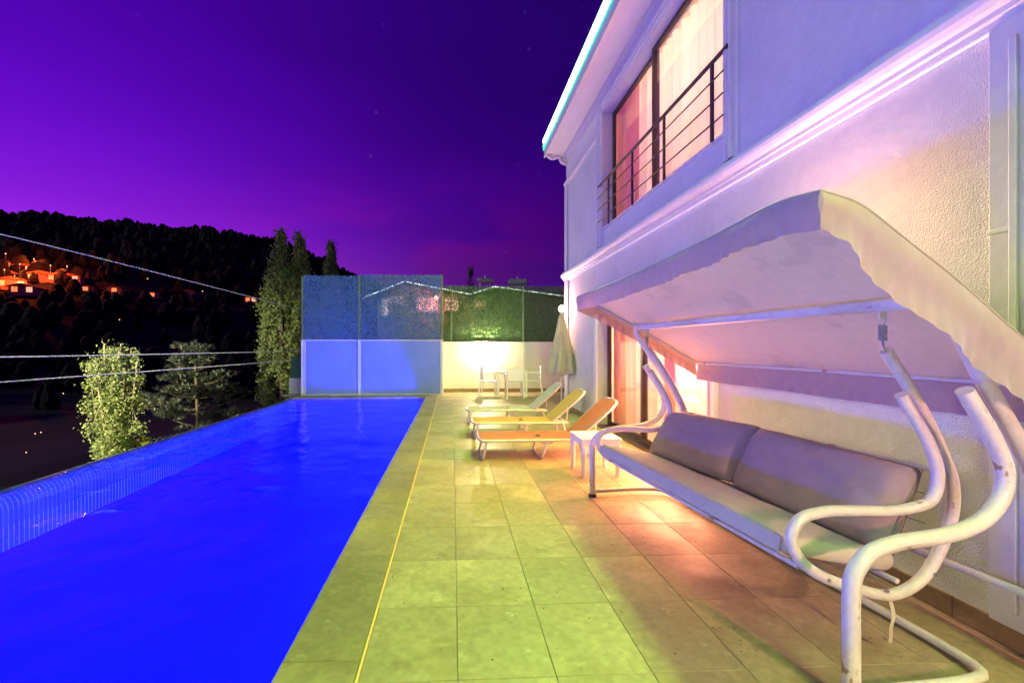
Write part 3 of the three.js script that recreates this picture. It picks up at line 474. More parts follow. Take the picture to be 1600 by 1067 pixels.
// ───────────────────────── dining table and chairs ─────────────────────────
{
  const t = thing('dining_table', 'square white plastic table by the garden wall', 'table', [1.62, 0, -12.48]);
  part(t, 'table_top', rb(-0.42, 0.42, 0.665, 0.70, -0.42, 0.42, 0.014), M.plasticWhite); part(t, 'apron', join(rb(-0.37, 0.37, 0.60, 0.664, -0.37, -0.35, 0.004), rb(-0.37, 0.37, 0.60, 0.664, 0.35, 0.37, 0.004), rb(-0.37, -0.35, 0.60, 0.664, -0.349, 0.349, 0.004), rb(0.35, 0.37, 0.60, 0.664, -0.349, 0.349, 0.004)), M.plasticWhite);
  for (const x of [-1, 1]) for (const z of [-1, 1]) part(t, 'leg', rb(x * 0.385 - 0.03, x * 0.385 + 0.03, 0, 0.66, z * 0.385 - 0.03, z * 0.385 + 0.03, 0.01), M.plasticWhite);
  const c = thing('armchair', 'white plastic chair with its back to the pool terrace in front of the table', 'chair', [1.66, 0, -11.98], Math.PI);   // local +z is the way it faces
  part(c, 'seat', rb(-0.225, 0.225, 0.40, 0.432, -0.23, 0.21, 0.014), M.plasticWhite);
  const back = rb(-0.2, 0.2, 0.46, 0.80, 0.20, 0.222, 0.01); part(c, 'backrest', back, M.plasticWhite); part(c, 'back_rail', rb(-0.225, 0.225, 0.795, 0.825, 0.195, 0.23, 0.01), M.plasticWhite);
  for (const s of [-1, 1]) {
    part(c, 'leg', bar(V(s * 0.22, 0.0, 0.22), V(s * 0.205, 0.40, 0.19), 0.019, 8), M.plasticWhite);
    part(c, 'leg', bar(V(s * 0.225, 0.0, -0.27), V(s * 0.21, 0.46, -0.205), 0.019, 8), M.plasticWhite);
    part(c, 'back_post', bar(V(s * 0.21, 0.455, -0.205), V(s * 0.212, 0.80, -0.215), 0.017, 8), M.plasticWhite);
    part(c, 'armrest', tube([V(s * 0.225, 0.63, -0.21), V(s * 0.25, 0.64, 0.0), V(s * 0.245, 0.62, 0.17), V(s * 0.215, 0.42, 0.185)], 0.016, { rad: 8 }), M.plasticWhite);
  }
  dup(c, [1.02, 0, -12.42], Math.PI / 2 - 0.1, 'white plastic chair at the pool side of the table', undefined);
  dup(c, [2.28, 0, -12.55], -Math.PI / 2 + 0.15, 'white plastic chair at the villa side of the table', undefined);
}

// ───────────────────────── closed parasol ─────────────────────────
{
  const f = onD(877.5, 600, 9.25), t = thing('closed_parasol', 'closed cream parasol standing at the villa corner', 'parasol', [f.x, 0, -f.d]);
  part(t, 'base', join(cyl(0, 0, 0.05, 0, 0.20, 0.19, 28), cyl(0, 0.05, 0.22, 0, 0.035)), M.concrete); part(t, 'pole', cyl(0, 0.05, 2.05, 0, 0.019), M.aluminium);
  const N = 96, g = grid(N, 26, (s, v) => { const a = s * Math.PI * 2, y = mixn(0.80, 2.03, v); const base = v < 0.12 ? 0.275 + 0.02 * Math.sin(v * 26) : mixn(0.285, 0.05, Math.pow((v - 0.12) / 0.88, 0.85)); const fold = 1 + (0.24 * (1 - v * 0.6)) * Math.sin(a * 7 + 2.2 * v) + 0.07 * Math.sin(a * 3 + 1); const hem = v < 0.02 ? 0.03 * Math.sin(a * 7) : 0; return V(Math.cos(a) * base * fold, y + hem, Math.sin(a) * base * fold); });
  part(t, 'canopy', g, M.canopy); part(t, 'tie_strap', (() => { const r = new THREE.TorusGeometry(0.235, 0.012, 6, 40); r.rotateX(Math.PI / 2); r.translate(0, 1.24, 0); return r.toNonIndexed(); })(), M.canopy);
  const cap = new THREE.ConeGeometry(0.055, 0.09, 18); cap.translate(0, 2.06, 0); part(t, 'finial', cap.toNonIndexed(), M.canopy);
}

// ───────────────────────── sun loungers and side table ─────────────────────────
{
  function lounger(label, m, at, turn, H = 0.235) {            // local x runs from the foot to the head, z is its width
    const t = thing('sun_lounger', label, 'sun lounger', at, turn, undefined), W = 0.27, hx = 1.18, bl = 0.66, ang = 0.72;
    const hd = V(Math.cos(ang), Math.sin(ang), 0);
    for (const s of [-1, 1]) part(t, 'side_rail', bar(V(0.02, H, s * W), V(hx + 0.22, H, s * W), 0.015), M.aluminium);
    part(t, 'end_rail', tube([V(0.03, H, -W), V(0.0, H, -W + 0.03), V(0.0, H, W - 0.03), V(0.03, H, W)], 0.0155, { seg: 12, rad: 8 }), M.aluminium);
    part(t, 'end_rail', bar(V(hx + 0.22, H, -W), V(hx + 0.22, H, W), 0.0155), M.aluminium);
    const P0 = V(hx, H + 0.012, 0);
    const bp = (k, z) => P0.clone().addScaledVector(hd, k * bl).add(V(0, 0, z));
    part(t, 'back_frame', tube([bp(0, -W + 0.02), bp(0.93, -W + 0.02), bp(1, -W + 0.07), bp(1, W - 0.07), bp(0.93, W - 0.02), bp(0, W - 0.02)], 0.0155, { seg: 48, rad: 8 }), M.aluminium);
    part(t, 'seat_sling', grid(14, 8, (a, b) => V(mixn(0.0, hx, a), H + 0.014 - 0.018 * Math.sin(Math.PI * a) * Math.sin(Math.PI * b), mixn(-W + 0.005, W - 0.005, b)), (a, b) => [a * hx, b * 2 * W]), m);
    part(t, 'back_sling', grid(10, 8, (a, b) => { const p = bp(a * 0.99, mixn(-W + 0.025, W - 0.025, b)); return p.addScaledVector(V(-Math.sin(ang), Math.cos(ang), 0), 0.012 - 0.02 * Math.sin(Math.PI * a) * Math.sin(Math.PI * b)); }, (a, b) => [a * bl, b * 2 * W]), m);
    for (const [x0, x1, k] of [[0.07, 0.025, -1], [0.80, 0.74, 1]]) part(t, 'leg', tube([V(x0, H - 0.012, -W), V(x1, 0.035, -W), V(x1 - 0.004, 0.013, -W + 0.03), V(x1 - 0.004, 0.013, W - 0.03), V(x1, 0.035, W), V(x0, H - 0.012, W)], 0.0155, { seg: 44, rad: 8 }), M.aluminium);
    part(t, 'leg', tube([V(hx + 0.15, H - 0.012, -W), V(hx + 0.19, 0.035, -W), V(hx + 0.19, 0.013, -W + 0.03), V(hx + 0.19, 0.013, W - 0.03), V(hx + 0.19, 0.035, W), V(hx + 0.15, H - 0.012, W)], 0.0155, { seg: 44, rad: 8 }), M.aluminium);
    for (const s of [-1, 1]) { part(t, 'hinge', join(rb(0.74, 0.87, H - 0.035, H - 0.013, -s * W - 0.012, -s * W + 0.012, 0.004), bar(V(0.86, H - 0.014, s * W), V(0.77, H - 0.10, s * W), 0.006, 6), bar(V(0.72, H - 0.014, s * W), V(0.765, H - 0.10, s * W), 0.006, 6)), M.steel); part(t, 'back_strut', bar(V(hx + 0.21, H + 0.006, s * (W - 0.03)), bp(0.45, s * (W - 0.03)), 0.008, 8), M.steel); part(t, 'ratchet', rb(hx + 0.02, hx + 0.19, H + 0.0145, H + 0.036, -s * (W - 0.012) - 0.008, -s * (W - 0.012) + 0.008, 0.004), M.steel); }
    part(t, 'grommet', (() => { const g = new THREE.TorusGeometry(0.022, 0.007, 6, 18); g.rotateX(Math.PI / 2); g.translate(0.74, H + 0.012, 0); return g.toNonIndexed(); })(), M.darkPlastic);
    return t;
  }
  lounger('orange sling sun lounger beside the white side table', M.slingOrange, [0.335, 0, -5.59], 0.01);
  lounger('yellow sling sun lounger between the other two', M.slingYellow, [0.31, 0, -6.84], 0.0);
  lounger('pale pinkish sling sun lounger next to the dining set', M.slingPale, [0.27, 0, -8.14], 0.0);
  const t = thing('side_table', 'small white plastic side table between orange lounger and swing', 'table', [1.545, 0, -4.80], 0.02), h = 0.405;
  part(t, 'table_top', rb(-0.215, 0.215, h - 0.03, h, -0.225, 0.225, 0.01), M.plasticWhite);
  part(t, 'apron', join(rb(-0.205, 0.205, h - 0.085, h - 0.031, -0.215, -0.195, 0.004), rb(-0.205, 0.205, h - 0.085, h - 0.031, 0.195, 0.215, 0.004), rb(-0.205, -0.185, h - 0.085, h - 0.031, -0.194, 0.194, 0.004), rb(0.185, 0.205, h - 0.085, h - 0.031, -0.194, 0.194, 0.004)), M.plasticWhite);
  for (const x of [-1, 1]) for (const z of [-1, 1]) { const g = new THREE.CylinderGeometry(0.038, 0.026, h - 0.08, 4, 1); g.rotateY(Math.PI / 4); g.translate(x * 0.183, (h - 0.08) / 2, z * 0.193); part(t, 'leg', metreUV(g), M.plasticWhite); }
}
// ───────────────────────── garden swing ─────────────────────────
const SW = { x: 1.265, d: 4.0, turn: 5.5 * Math.PI / 180, L: 2.4 };
// a pixel on the plane local z = zl of the swing -> [back, up] in its own axes
function swingAt(u, v, zl) {
  const r = ray(u, v), c = Math.cos(SW.turn), s = Math.sin(SW.turn), ez = [s, 0, c];                 // swing's long axis in world
  const dir = [r[0], r[1], -r[2]], o = [0 - SW.x, EYE, 0 + SW.d];
  const t = (zl - (o[0] * ez[0] + o[2] * ez[2])) / (dir[0] * ez[0] + dir[2] * ez[2]), p = [o[0] + dir[0] * t, o[1] + dir[1] * t, o[2] + dir[2] * t];
  return [p[0] * c - p[2] * s, p[1]];
}
{
  const L = SW.L, R = 0.029, r = 0.0235;
  const swing = thing('garden_swing', 'cream metal hollywood swing seat with tilted fabric canopy', 'swing', [SW.x, 0, -SW.d], SW.turn);
  const at = (pts, z) => pts.map(([b, y]) => V(b, y, z));
  // stand: S-shaped front legs, rear legs bent from the top bar
  const S = [[1335, 897], [1358, 866], [1400, 849], [1450, 841], [1498, 831], [1542, 808], [1567, 772], [1571, 735], [1552, 685], [1508, 610]].map(([u, v]) => swingAt(u, v, L));
  const leg0 = S[0][0] - 0.012;
  const front = [[leg0, 0.0], [leg0, 0.25], [leg0, S[0][1] - 0.09], ...S];
  const barB = 0.41, barY = 1.535;
  for (const z of [0, L]) part(swing, 'front_leg', tube(at(front, z), R, { seg: 90, rad: 18 }), M.swingPaint);
  const rear = [[barB + 0.03, barY - 0.055], [0.60, 1.235], [0.775, 0.975], [0.90, 0.75], [0.925, 0.62], [0.925, 0.30], [0.925, 0.0]];
  for (const [z, s] of [[0, 1], [L, -1]]) part(swing, 'rear_leg', tube([V(barB, barY, z + s * 0.10), V(barB + 0.004, barY - 0.006, z + s * 0.03), ...at(rear, z)], R, { seg: 70, rad: 18 }), M.swingPaint);
  part(swing, 'top_bar', bar(V(barB, barY, 0.101), V(barB, barY, L - 0.101), R * 0.97, 18), M.swingPaint);
  for (const z of [0, L]) { const c = new THREE.TorusGeometry(R + 0.001, 0.003, 6, 20); const dir = V(0.174, -0.26, 0).normalize(); c.applyQuaternion(new THREE.Quaternion().setFromUnitVectors(V(0, 0, 1), dir)); c.translate(0.60, 1.235, z); part(swing, 'collar', c.toNonIndexed(), M.swingPaint); }
  for (const z of [0, L]) part(swing, 'foot_cap', cyl(leg0, 0.0, 0.03, z, R + 0.006, R + 0.004), M.darkPlastic);
  // floor bars
  part(swing, 'base_bar', tube([V(leg0 + 0.02, 0.05, 0.0), V(0.55, 0.045, 0.0), V(0.67, 0.035, 0.03), V(0.70, 0.03, 0.16), V(0.70, 0.03, 1.2), V(0.70, 0.03, L - 0.18), V(0.66, 0.035, L - 0.04), V(0.55, 0.045, L), V(leg0 + 0.02, 0.05, L)], 0.019, { seg: 90, rad: 12 }), M.swingPaint);
  part(swing, 'back_bar', bar(V(0.925, 0.315, 0.02), V(0.925, 0.315, L - 0.02), 0.019, 12), M.swingPaint);
  // hanging seat: side hoops
  const zs = [0.22, L - 0.22];
  const H = [[1385, 548], [1418, 600], [1444, 645], [1470, 700], [1489, 752], [1489, 800], [1470, 858], [1440, 905], [1395, 929], [1330, 917], [1275, 895], [1246, 868], [1237, 838], [1250, 812], [1285, 800], [1340, 798], [1405, 797], [1440, 778], [1452, 740], [1440, 695], [1395, 615]].map(([u, v]) => swingAt(u, v, zs[1]));
  for (const z of zs) {
    const s = z < 1 ? 1 : -1;
    part(swing, 'seat_hoop', tube([...at(H.slice(0, 17), z), ...H.slice(17).map(([b, y]) => V(b, y, z - s * 0.035))], r, { seg: 130, rad: 16 }), M.swingPaint);
    const top = H[0];
    const pts = []; for (let k = 0; k <= 60; k++) { const a = k / 60 * Math.PI * 2 * 8; pts.push(V(barB + 0.014 * Math.cos(a), top[1] + 0.045 + k / 60 * 0.068, z + 0.014 * Math.sin(a))); }
    part(swing, 'spring', tube(pts, 0.0034, { seg: 240, rad: 6 }), M.steel);
    part(swing, 'hook', tube([V(top[0], top[1] - 0.01, z), V(barB + 0.004, top[1] + 0.02, z), V(barB, top[1] + 0.046, z)], 0.0055, { rad: 8 }), M.steel);
    part(swing, 'bracket', join(rb(barB - 0.02, barB + 0.02, barY - 0.06, barY - 0.024, -z - 0.004, -z + 0.004, 0.003), tube([V(barB, barY - 0.052, z), V(barB + 0.012, barY - 0.068, z), V(barB, top[1] + 0.112, z)], 0.0055, { rad: 8 })), M.swingPaint);
    for (const [u, v] of [[1378, 919], [1452, 893], [1288, 902]]) { const [b, y] = swingAt(u, v, zs[1]); const g = new THREE.CylinderGeometry(0.0075, 0.0075, 0.012, 10); g.rotateX(Math.PI / 2); g.translate(b, y, z - s * (r - 0.001)); part(swing, 'bolt', g.toNonIndexed(), M.steel); }
  }
  { const p = [[1392, 938], [1391, 957], [1386, 975], [1391, 1004]].map(([u, v]) => swingAt(u, v, zs[1])); part(swing, 'strap', grid(10, 1, (a, k) => { const f = a * 3, i = Math.min(2, Math.floor(f)); return V(mixn(p[i][0], p[i + 1][0], f - i) + (k - 0.5) * 0.02, mixn(p[i][1], p[i + 1][1], f - i), zs[1] + 0.02 * Math.sin(a * 3)); }), M.pad); }
  // seat pan and back frame: rods and a wire grid
  const seatF = [0.0, 0.445], seatB = [0.50, 0.335], backT = [0.735, 0.80];
  const SP = (k) => [mixn(seatF[0], seatB[0], k), mixn(seatF[1], seatB[1], k)], BP = (k) => [mixn(seatB[0] + 0.02, backT[0], k), mixn(seatB[1], backT[1], k)];
  for (const [b, y] of [[seatF[0] + 0.005, seatF[1] - 0.03], [seatB[0], seatB[1] - 0.02], BP(0.98)]) part(swing, 'seat_rod', bar(V(b, y, zs[0] + 0.01), V(b, y, zs[1] - 0.01), 0.012), M.swingPaint);
  const wires = []; for (let z = zs[0] + 0.08; z < zs[1]; z += 0.09) { const a = SP(0.0), b = SP(1), c = BP(0.05), e = BP(0.97); wires.push(tube([V(a[0], a[1] - 0.022, z), V(b[0], b[1] - 0.015, z), V(c[0] + 0.02, c[1], z), V(e[0], e[1], z)], 0.0028, { straight: true, seg: 9, rad: 5 })); }
  for (const k of [0.25, 0.5, 0.75]) { const a = SP(k), b = BP(k); wires.push(bar(V(a[0], a[1] - 0.022, zs[0]), V(a[0], a[1] - 0.022, zs[1]), 0.0028, 5), bar(V(b[0] + 0.006, b[1], zs[0]), V(b[0] + 0.006, b[1], zs[1]), 0.0028, 5)); }
  part(swing, 'spring_grid', join(wires), M.wire);
  for (const z of [zs[1] - 0.03, zs[1] - 0.012]) for (const k of [0.3, 0.55, 0.8]) { const a = SP(k); part(swing, 'tie_wire', bar(V(a[0], a[1] - 0.02, z - 0.06), V(a[0] + 0.05, a[1] - 0.055, z + 0.012), 0.0022, 5), M.wire); }
  // canopy
  const z0 = -0.04, z1 = L + 0.08, bF = -0.125, bB = 1.06;
  const yF = (s) => mixn(1.815, 1.945, Math.pow(s, 1.25)), yB = (s) => mixn(1.215, 1.20, s);
  const nz = (a, b, seed) => fbm(a, b, 6, 3, seed) - 0.5;
  const roof = (s, t) => { const e = Math.pow(t, 1.12), dome = 0.035 * Math.sin(Math.PI * t) * (1 - Math.pow(2 * s - 1, 4)); return V(mixn(bF - 0.085 * s * s, bB - 0.13 * s, t), mixn(yF(s), yB(s), e) + dome + 0.010 * nz(s, t, 7) - 0.045 * Math.exp(-Math.pow((1 - s) / 0.05, 2) - Math.pow(t / 0.09, 2)) - 0.012 * Math.sin(Math.PI * s) * (1 - t), mixn(z0, z1, s)); };
  const can = part(swing, 'canopy', grid(48, 28, roof, (s, t) => [s * 2.5, t * 1.4]), M.canopy, 'tilted cream fabric canopy');
  function valance(edge, out, n, seed, len, drop = () => 0.135) {
    return grid(n, 7, (a, k) => { const p = edge(a), g = k * k, val = drop(a); let w = (0.012 * Math.sin(a * len * 13 + 3 * nz(a, 0.2, seed)) + 0.03 * nz(a, k * 0.3, seed + 1)) * g + 0.030 * (fbm((a * len * 0.9 + k * 0.14) % 1, 0.31 + k * 0.02, 14, 3, seed + 7) - 0.5) * Math.min(1, k * 2.5) + 0.011 * Math.sin(a * len * 74 + 9 * nz(a, 0.1, seed + 4)) * g * k * (nz(a, 0.7, seed + 2) + 0.6); w *= Math.min(1, a * 14, (1 - a) * 14); const droop = val * k * (1 + 0.05 * nz(a, 0.5, seed + 3)); return V(p.x + out[0] * (w + 0.012 * Math.sin(Math.PI * Math.min(1, k * 1.6))), p.y - droop, p.z + out[1] * (w + 0.012 * Math.sin(Math.PI * Math.min(1, k * 1.6)))); }, (a, k) => [a * len, k * 0.15]);
  }
  part(can, 'valance', valance((a) => roof(a, 0), [-1, 0], 240, 11, 2.5), M.canopy, 'front valance with gathered hem');
  part(can, 'valance', valance((a) => roof(a, 1), [1, 0], 120, 12, 2.5, () => 0.17), M.flap, 'rear valance with mauve light tint in its cloth');
  part(can, 'tinted_underside', grid(48, 28, (s, t) => roof(0.004 + 0.992 * s, 0.004 + 0.992 * t).add(V(0, -0.007, 0)), (s, t) => [s * 2.5, t * 1.4]), M.tinted_underside, 'added underside sheet with pink light in its colour'); part(can, 'valance', valance((a) => roof(1, a), [0, 1], 90, 13, 1.4, (a) => mixn(0.135, 0.245, smooth(0, 0.24, a))), M.canopy, 'broad near side valance'); part(can, 'valance', valance((a) => roof(0, a), [0, -1], 90, 14, 1.4), M.flap);
  part(can, 'corner_gusset', grid(4, 7, (q, k) => { const p = roof(1, 0), bul = 0.012 * Math.sin(Math.PI * Math.min(1, k * 1.6)); return V(p.x - bul * (1 - q), p.y - 0.135 * k, p.z + bul * q); }), M.canopy);
  const hem = (f, n) => { const p = []; for (let k = 0; k <= n; k++) p.push(f(k / n)); return tube(p, 0.0045, { seg: n * 2, rad: 6 }); };
  part(can, 'seam', join(hem((a) => roof(a, 0), 20), hem((a) => roof(a, 1), 20), hem((a) => roof(1, a), 16), hem((a) => roof(0, a), 16)), M.canopy);
  const under = (s, t, k = 0.024) => roof(s, t).add(V(0, -k, 0));
  const rods = []; for (const s of [0.012, 0.988]) { const p = []; for (let k = 0; k <= 10; k++) p.push(under(s, 0.02 + 0.96 * k / 10)); rods.push(tube(p, 0.010, { rad: 8, seg: 30 })); }
  for (const t of [0.02, 0.98]) { const p = []; for (let k = 0; k <= 10; k++) p.push(under(0.012 + 0.976 * k / 10, t)); rods.push(tube(p, 0.010, { rad: 8, seg: 30 })); }
  rods.forEach((g) => part(swing, 'canopy_rod', g, M.swingPaint));
  for (const z of [0.03, L - 0.03]) part(swing, 'canopy_mount', tube([V(barB - 0.02, barY + 0.02, z), V(barB - 0.02, barY + 0.05, z)], 0.014, { rad: 8 }), M.swingPaint);
  // seat pad and back cushions rest on the swing: things of their own
  function cushion(w, h, t, puff, seed, nx = 34, ny = 20) {
    const g = mergeVertices(new THREE.BoxGeometry(2, 2, 2, nx, ny, 8).deleteAttribute('normal').deleteAttribute('uv')), p = g.attributes.position;
    for (let i = 0; i < p.count; i++) { const x = p.getX(i), y = p.getY(i), z = p.getZ(i), f = Math.pow((1 - Math.pow(Math.abs(x), 5)) * (1 - Math.pow(Math.abs(y), 4)), 0.45), e = 1 - 0.5 * z * z; const wr = 0.26 * nz(x * 0.5 + 0.5, y * 0.5 + 0.5, seed) + 0.13 * (fbm(x * 0.5 + 0.5, y * 0.5 + 0.5, 14, 3, seed + 5) - 0.5); p.setXYZ(i, x * w / 2 * (1 - 0.025 * (1 - e) - 0.03 * Math.pow(y, 6)), y * h / 2 * (1 - 0.03 * (1 - e) * 2 - 0.025 * Math.pow(x, 6)), z * t / 2 * (1 - puff + puff * f + wr * f)); }
    g.computeVertexNormals(); const n = g.attributes.normal.clone(); let out = g.toNonIndexed(); const keep = out.attributes.normal; out = metreUV(out); out.setAttribute('normal', keep); return out;
  }
  const toWorld = (b, y, z) => { const c = Math.cos(SW.turn), s = Math.sin(SW.turn); return [SW.x + b * c + z * s, y, -SW.d - b * s + z * c]; };
  // pad: long axis local x -> swing z; so turn by -90 degrees about y first
  const slopeS = Math.atan2(seatB[1] - seatF[1], seatB[0] - seatF[0]);
  function placed(name, label, geo, m, b, y, z, tilt) {
    const o = thing(name, label, 'cushion', toWorld(b, y, z)); o.rotation.set(0, 0, 0);
    const q = new THREE.Quaternion().setFromAxisAngle(V(0, 1, 0), SW.turn).multiply(new THREE.Quaternion().setFromAxisAngle(V(0, 0, 1), tilt)); o.quaternion.copy(q);
    geo.applyQuaternion(new THREE.Quaternion().setFromRotationMatrix(new THREE.Matrix4().makeBasis(V(0, 0, 1), V(1, 0, 0), V(0, 1, 0)))); part(o, 'cover', geo, m); return o;   // local x = along the slope, y = its normal, z = along the swing
  }
  const mid = SP(0.52), padLen = zs[1] - zs[0] - 0.05, padT = 0.105;
  const pad = placed('seat_pad', 'long cream seat pad of the swing', cushion(padLen, 0.60, padT, 0.25, 61, 60, 20), M.pad, mid[0] - Math.sin(slopeS) * padT * 0.42 - 0.02, mid[1] + padT * 0.46, (zs[0] + zs[1]) / 2, slopeS);
  part(pad, 'edge_band', rb(-0.303, -0.294, -0.04, 0.028, -padLen / 2 + 0.03, padLen / 2 - 0.03, 0.003), M.pad);
  for (const z of [padLen / 2 - 0.16]) {}
  const ba = Math.atan2(backT[1] - seatB[1], backT[0] - seatB[0]), bT = 0.20, bh = 0.43, half = padLen / 2;
  for (const [zc, w, lab, sd] of [[zs[0] + 0.03 + 0.47, 0.96, 'smaller beige back cushion leaning at the far end of the swing', 71], [zs[0] + 0.03 + 0.47 + 0.49 + 0.47, 0.94, 'long beige back cushion leaning beside the curved armrest of the swing', 72]]) {
    const c = BP(0.5), nrm = [-Math.sin(ba), Math.cos(ba)];
    const o = placed('back_cushion', lab, cushion(w, bh, bT, 0.72, sd, 36, 24), M.cushion, c[0] + 0.01 + nrm[0] * bT * 0.46, c[1] + 0.012 + nrm[1] * bT * 0.46, zc, ba - (sd === 71 ? 0.10 : 0.02)); o.rotateY(sd === 71 ? 0.05 : -0.02);
    part(o, 'piping', tube([V(-bh / 2 + 0.02, 0, w / 2 - 0.012), V(0, 0.002, w / 2 + 0.002), V(bh / 2 - 0.02, 0, w / 2 - 0.012)], 0.007, { rad: 6 }), M.piping);
  }
}
// ───────────────────────── land beyond the pool ─────────────────────────
const ridge = [[-900, 330], [-400, 332], [-200, 338], [0, 346], [60, 351], [130, 356], [200, 359], [270, 367], [330, 371], [400, 384], [440, 391], [500, 412], [560, 440], [640, 470], [760, 492], [1000, 500], [1600, 500]];
const RIDGE_R = 330;
function ridgeSlope(az) { const u = CX + FOCAL * Math.tan(clamp(az - YAW, -1.15, 1.1)); let k = 0; while (k + 2 < ridge.length && ridge[k + 1][0] < u) k++; const [u0, v0] = ridge[k], [u1, v1] = ridge[k + 1], v = mixn(v0, v1, clamp((u - u0) / (u1 - u0))); return (CY - v) / FOCAL * Math.cos(clamp(az - YAW, -1.15, 1.1)); }
function landY(x, d) {
  const r = Math.hypot(x, d), az = Math.atan2(x, d), n = fbm(x / 600 + 0.5, d / 600 + 0.5, 32, 5, 201) - 0.5;
  const near = -3.25 - 0.10 * Math.max(0, r - 16);
  const valley = Math.max(near, -13), top = EYE + ridgeSlope(az) * RIDGE_R;
  const t = smooth(55, RIDGE_R, r), hill = mixn(valley, top - 3, t) * (r > RIDGE_R ? Math.max(0.2, 1 - (r - RIDGE_R) / 500) : 1);
  return hill + n * smooth(40, 140, r) * 7 * (1 - 0.5 * smooth(250, 330, r)) + 0.25 * (fbm(x / 40 + 0.5, d / 40 + 0.5, 16, 3, 203) - 0.5);
}
{
  const na = 150, nr = 90;
  const R = (t) => 4.9 * Math.pow(900 / 4.9, t);
  const g = grid(na, nr, (s, t) => { const az = mixn(-2.0, 1.6, s), r = R(t), x = r * Math.sin(az), d = r * Math.cos(az); let y = landY(x, d); if (x > POOL_L - 1.3 && d < 22) y = Math.min(y, -3.8); return V(x, y, -d); }, (s, t) => [s * 200, t * 200]);
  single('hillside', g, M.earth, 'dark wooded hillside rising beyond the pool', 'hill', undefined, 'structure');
  const base = new THREE.PlaneGeometry(60, 60); base.rotateX(-Math.PI / 2); base.translate(10, -4.4, 0); single('ground', base.toNonIndexed(), M.earth, 'dark ground under the terrace', 'ground', undefined, 'structure');
}
function landHit(u, v) { const r = ray(u, v); let t = 20; while (t < 700) { const x = r[0] * t, d = r[2] * t, y = EYE + r[1] * t; if (y < landY(x, d)) return V(x, y, -d); t += 1.2; } return null; }
{
  // the wood on the hill
  const cone = (() => { const g = join([[0, 0.42, 0, 0.40], [0.22, 0.30, 0.1, 0.28], [-0.2, 0.33, -0.12, 0.27], [0.03, 0.72, 0.02, 0.26]].map(([x, y, z, r]) => { const c = new THREE.IcosahedronGeometry(r, 1); c.scale(1, 1.15, 1); c.translate(x, y, z); return c; })); const p = g.attributes.position; for (let i = 0; i < p.count; i++) { const k = 1 + 0.35 * (hash2(Math.round(p.getX(i) * 60), Math.round(p.getZ(i) * 60 + p.getY(i) * 900), 3) - 0.5); p.setXYZ(i, p.getX(i) * k, p.getY(i) * (0.9 + 0.1 * k), p.getZ(i) * k); } g.computeVertexNormals(); return g; })();
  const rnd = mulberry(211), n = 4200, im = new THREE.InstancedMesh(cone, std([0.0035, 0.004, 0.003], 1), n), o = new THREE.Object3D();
  for (let k = 0; k < n; k++) { const onRidge = k < 1500; const az = mixn(-1.05, 0.05, rnd()), r = onRidge ? RIDGE_R - 14 + rnd() * 22 : 70 + 250 * Math.sqrt(rnd()), x = r * Math.sin(az), d = r * Math.cos(az), h = onRidge ? 1.6 + 2.4 * rnd() * rnd() + (rnd() > 0.96 ? 1.4 : 0) : 2.5 + 3.5 * rnd(); o.position.set(x, landY(x, d) - 0.4, -d); o.rotation.y = rnd() * 6; o.scale.set(h * (0.5 + 0.6 * rnd()), h, h * (0.5 + 0.6 * rnd())); o.updateMatrix(); im.setMatrixAt(k, o.matrix); }
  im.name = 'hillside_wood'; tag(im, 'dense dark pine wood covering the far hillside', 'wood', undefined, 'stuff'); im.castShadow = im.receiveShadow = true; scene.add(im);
  // village: small houses under sodium lamps
  const vw = std([0.42, 0.26, 0.20], 0.9), vr = std([0.30, 0.10, 0.06], 0.9), lit = glow([1.0, 0.18, 0.04], 1.6), litB = glow([1, 0.40, 0.22], 1.2), lampM = glow([1, 0.42, 0.2], 3.5);
  function house(u, v, w, h, turn, windows, label, group) {
    w *= 0.6; h *= 0.6; windows = Math.min(windows, 2);
    const p = landHit(u, v); if (!p) return; const t = thing('hillside_house', label, 'house', [p.x, p.y - 0.5, p.z], turn, group);
    part(t, 'wall', bx(-w / 2, w / 2, 0, h, -3, 3), vw); const s = new THREE.Shape(); s.moveTo(-w / 2 - 0.5, h + 0.01); s.lineTo(0, h + w * 0.16); s.lineTo(w / 2 + 0.5, h + 0.01); const g = new THREE.ExtrudeGeometry(s, { depth: 7, bevelEnabled: false }); g.translate(0, 0, -3.5); part(t, 'roof', metreUV(g), vr);
    for (let k = 0; k < windows; k++) { const x = mixn(-w / 2 + 1.2, w / 2 - 1.2, windows > 1 ? k / (windows - 1) : 0.5); part(t, 'window', bx(x - 0.6, x + 0.6, h * 0.42, h * 0.42 + 1.3, -3.06, -3.01), k % 2 ? litB : lit); }
    part(t, 'door', bx(-w * 0.12 - 0.45, -w * 0.12 + 0.45, 0.5, h * 0.40, -3.05, -3.01), vr);
  }
  const G = 'lit houses in the village on the hill', GL = 'lit house under orange street lamps in the village on the dark hillside';
  for (const a of [[14, 424, 9, 4, 0.3, 4], [40, 428, 8, 4, 0.5, 2], [72, 441, 11, 4, 0.25, 5], [95, 441, 9, 3.5, 0.5, 4], [114, 442, 8, 3.5, 0.4, 3], [20, 452, 10, 4.5, 0.6, 4], [44, 461, 9, 4, 0.3, 3]]) house(...a, GL, G);
  const G2 = 'scattered houses lower on the hill', GL2 = 'small dim house with few lit windows on the dark slope';
  for (const a of [[138, 457, 6, 3, 0.4, 1], [186, 459, 6, 3, 0.2, 1], [240, 466, 6, 3, 0.4, 1], [300, 463, 6, 3, 0.1, 0], [393, 474, 7, 3.5, 0.3, 2], [424, 471, 4, 3, 0.3, 1]]) house(...a, GL2, G2);
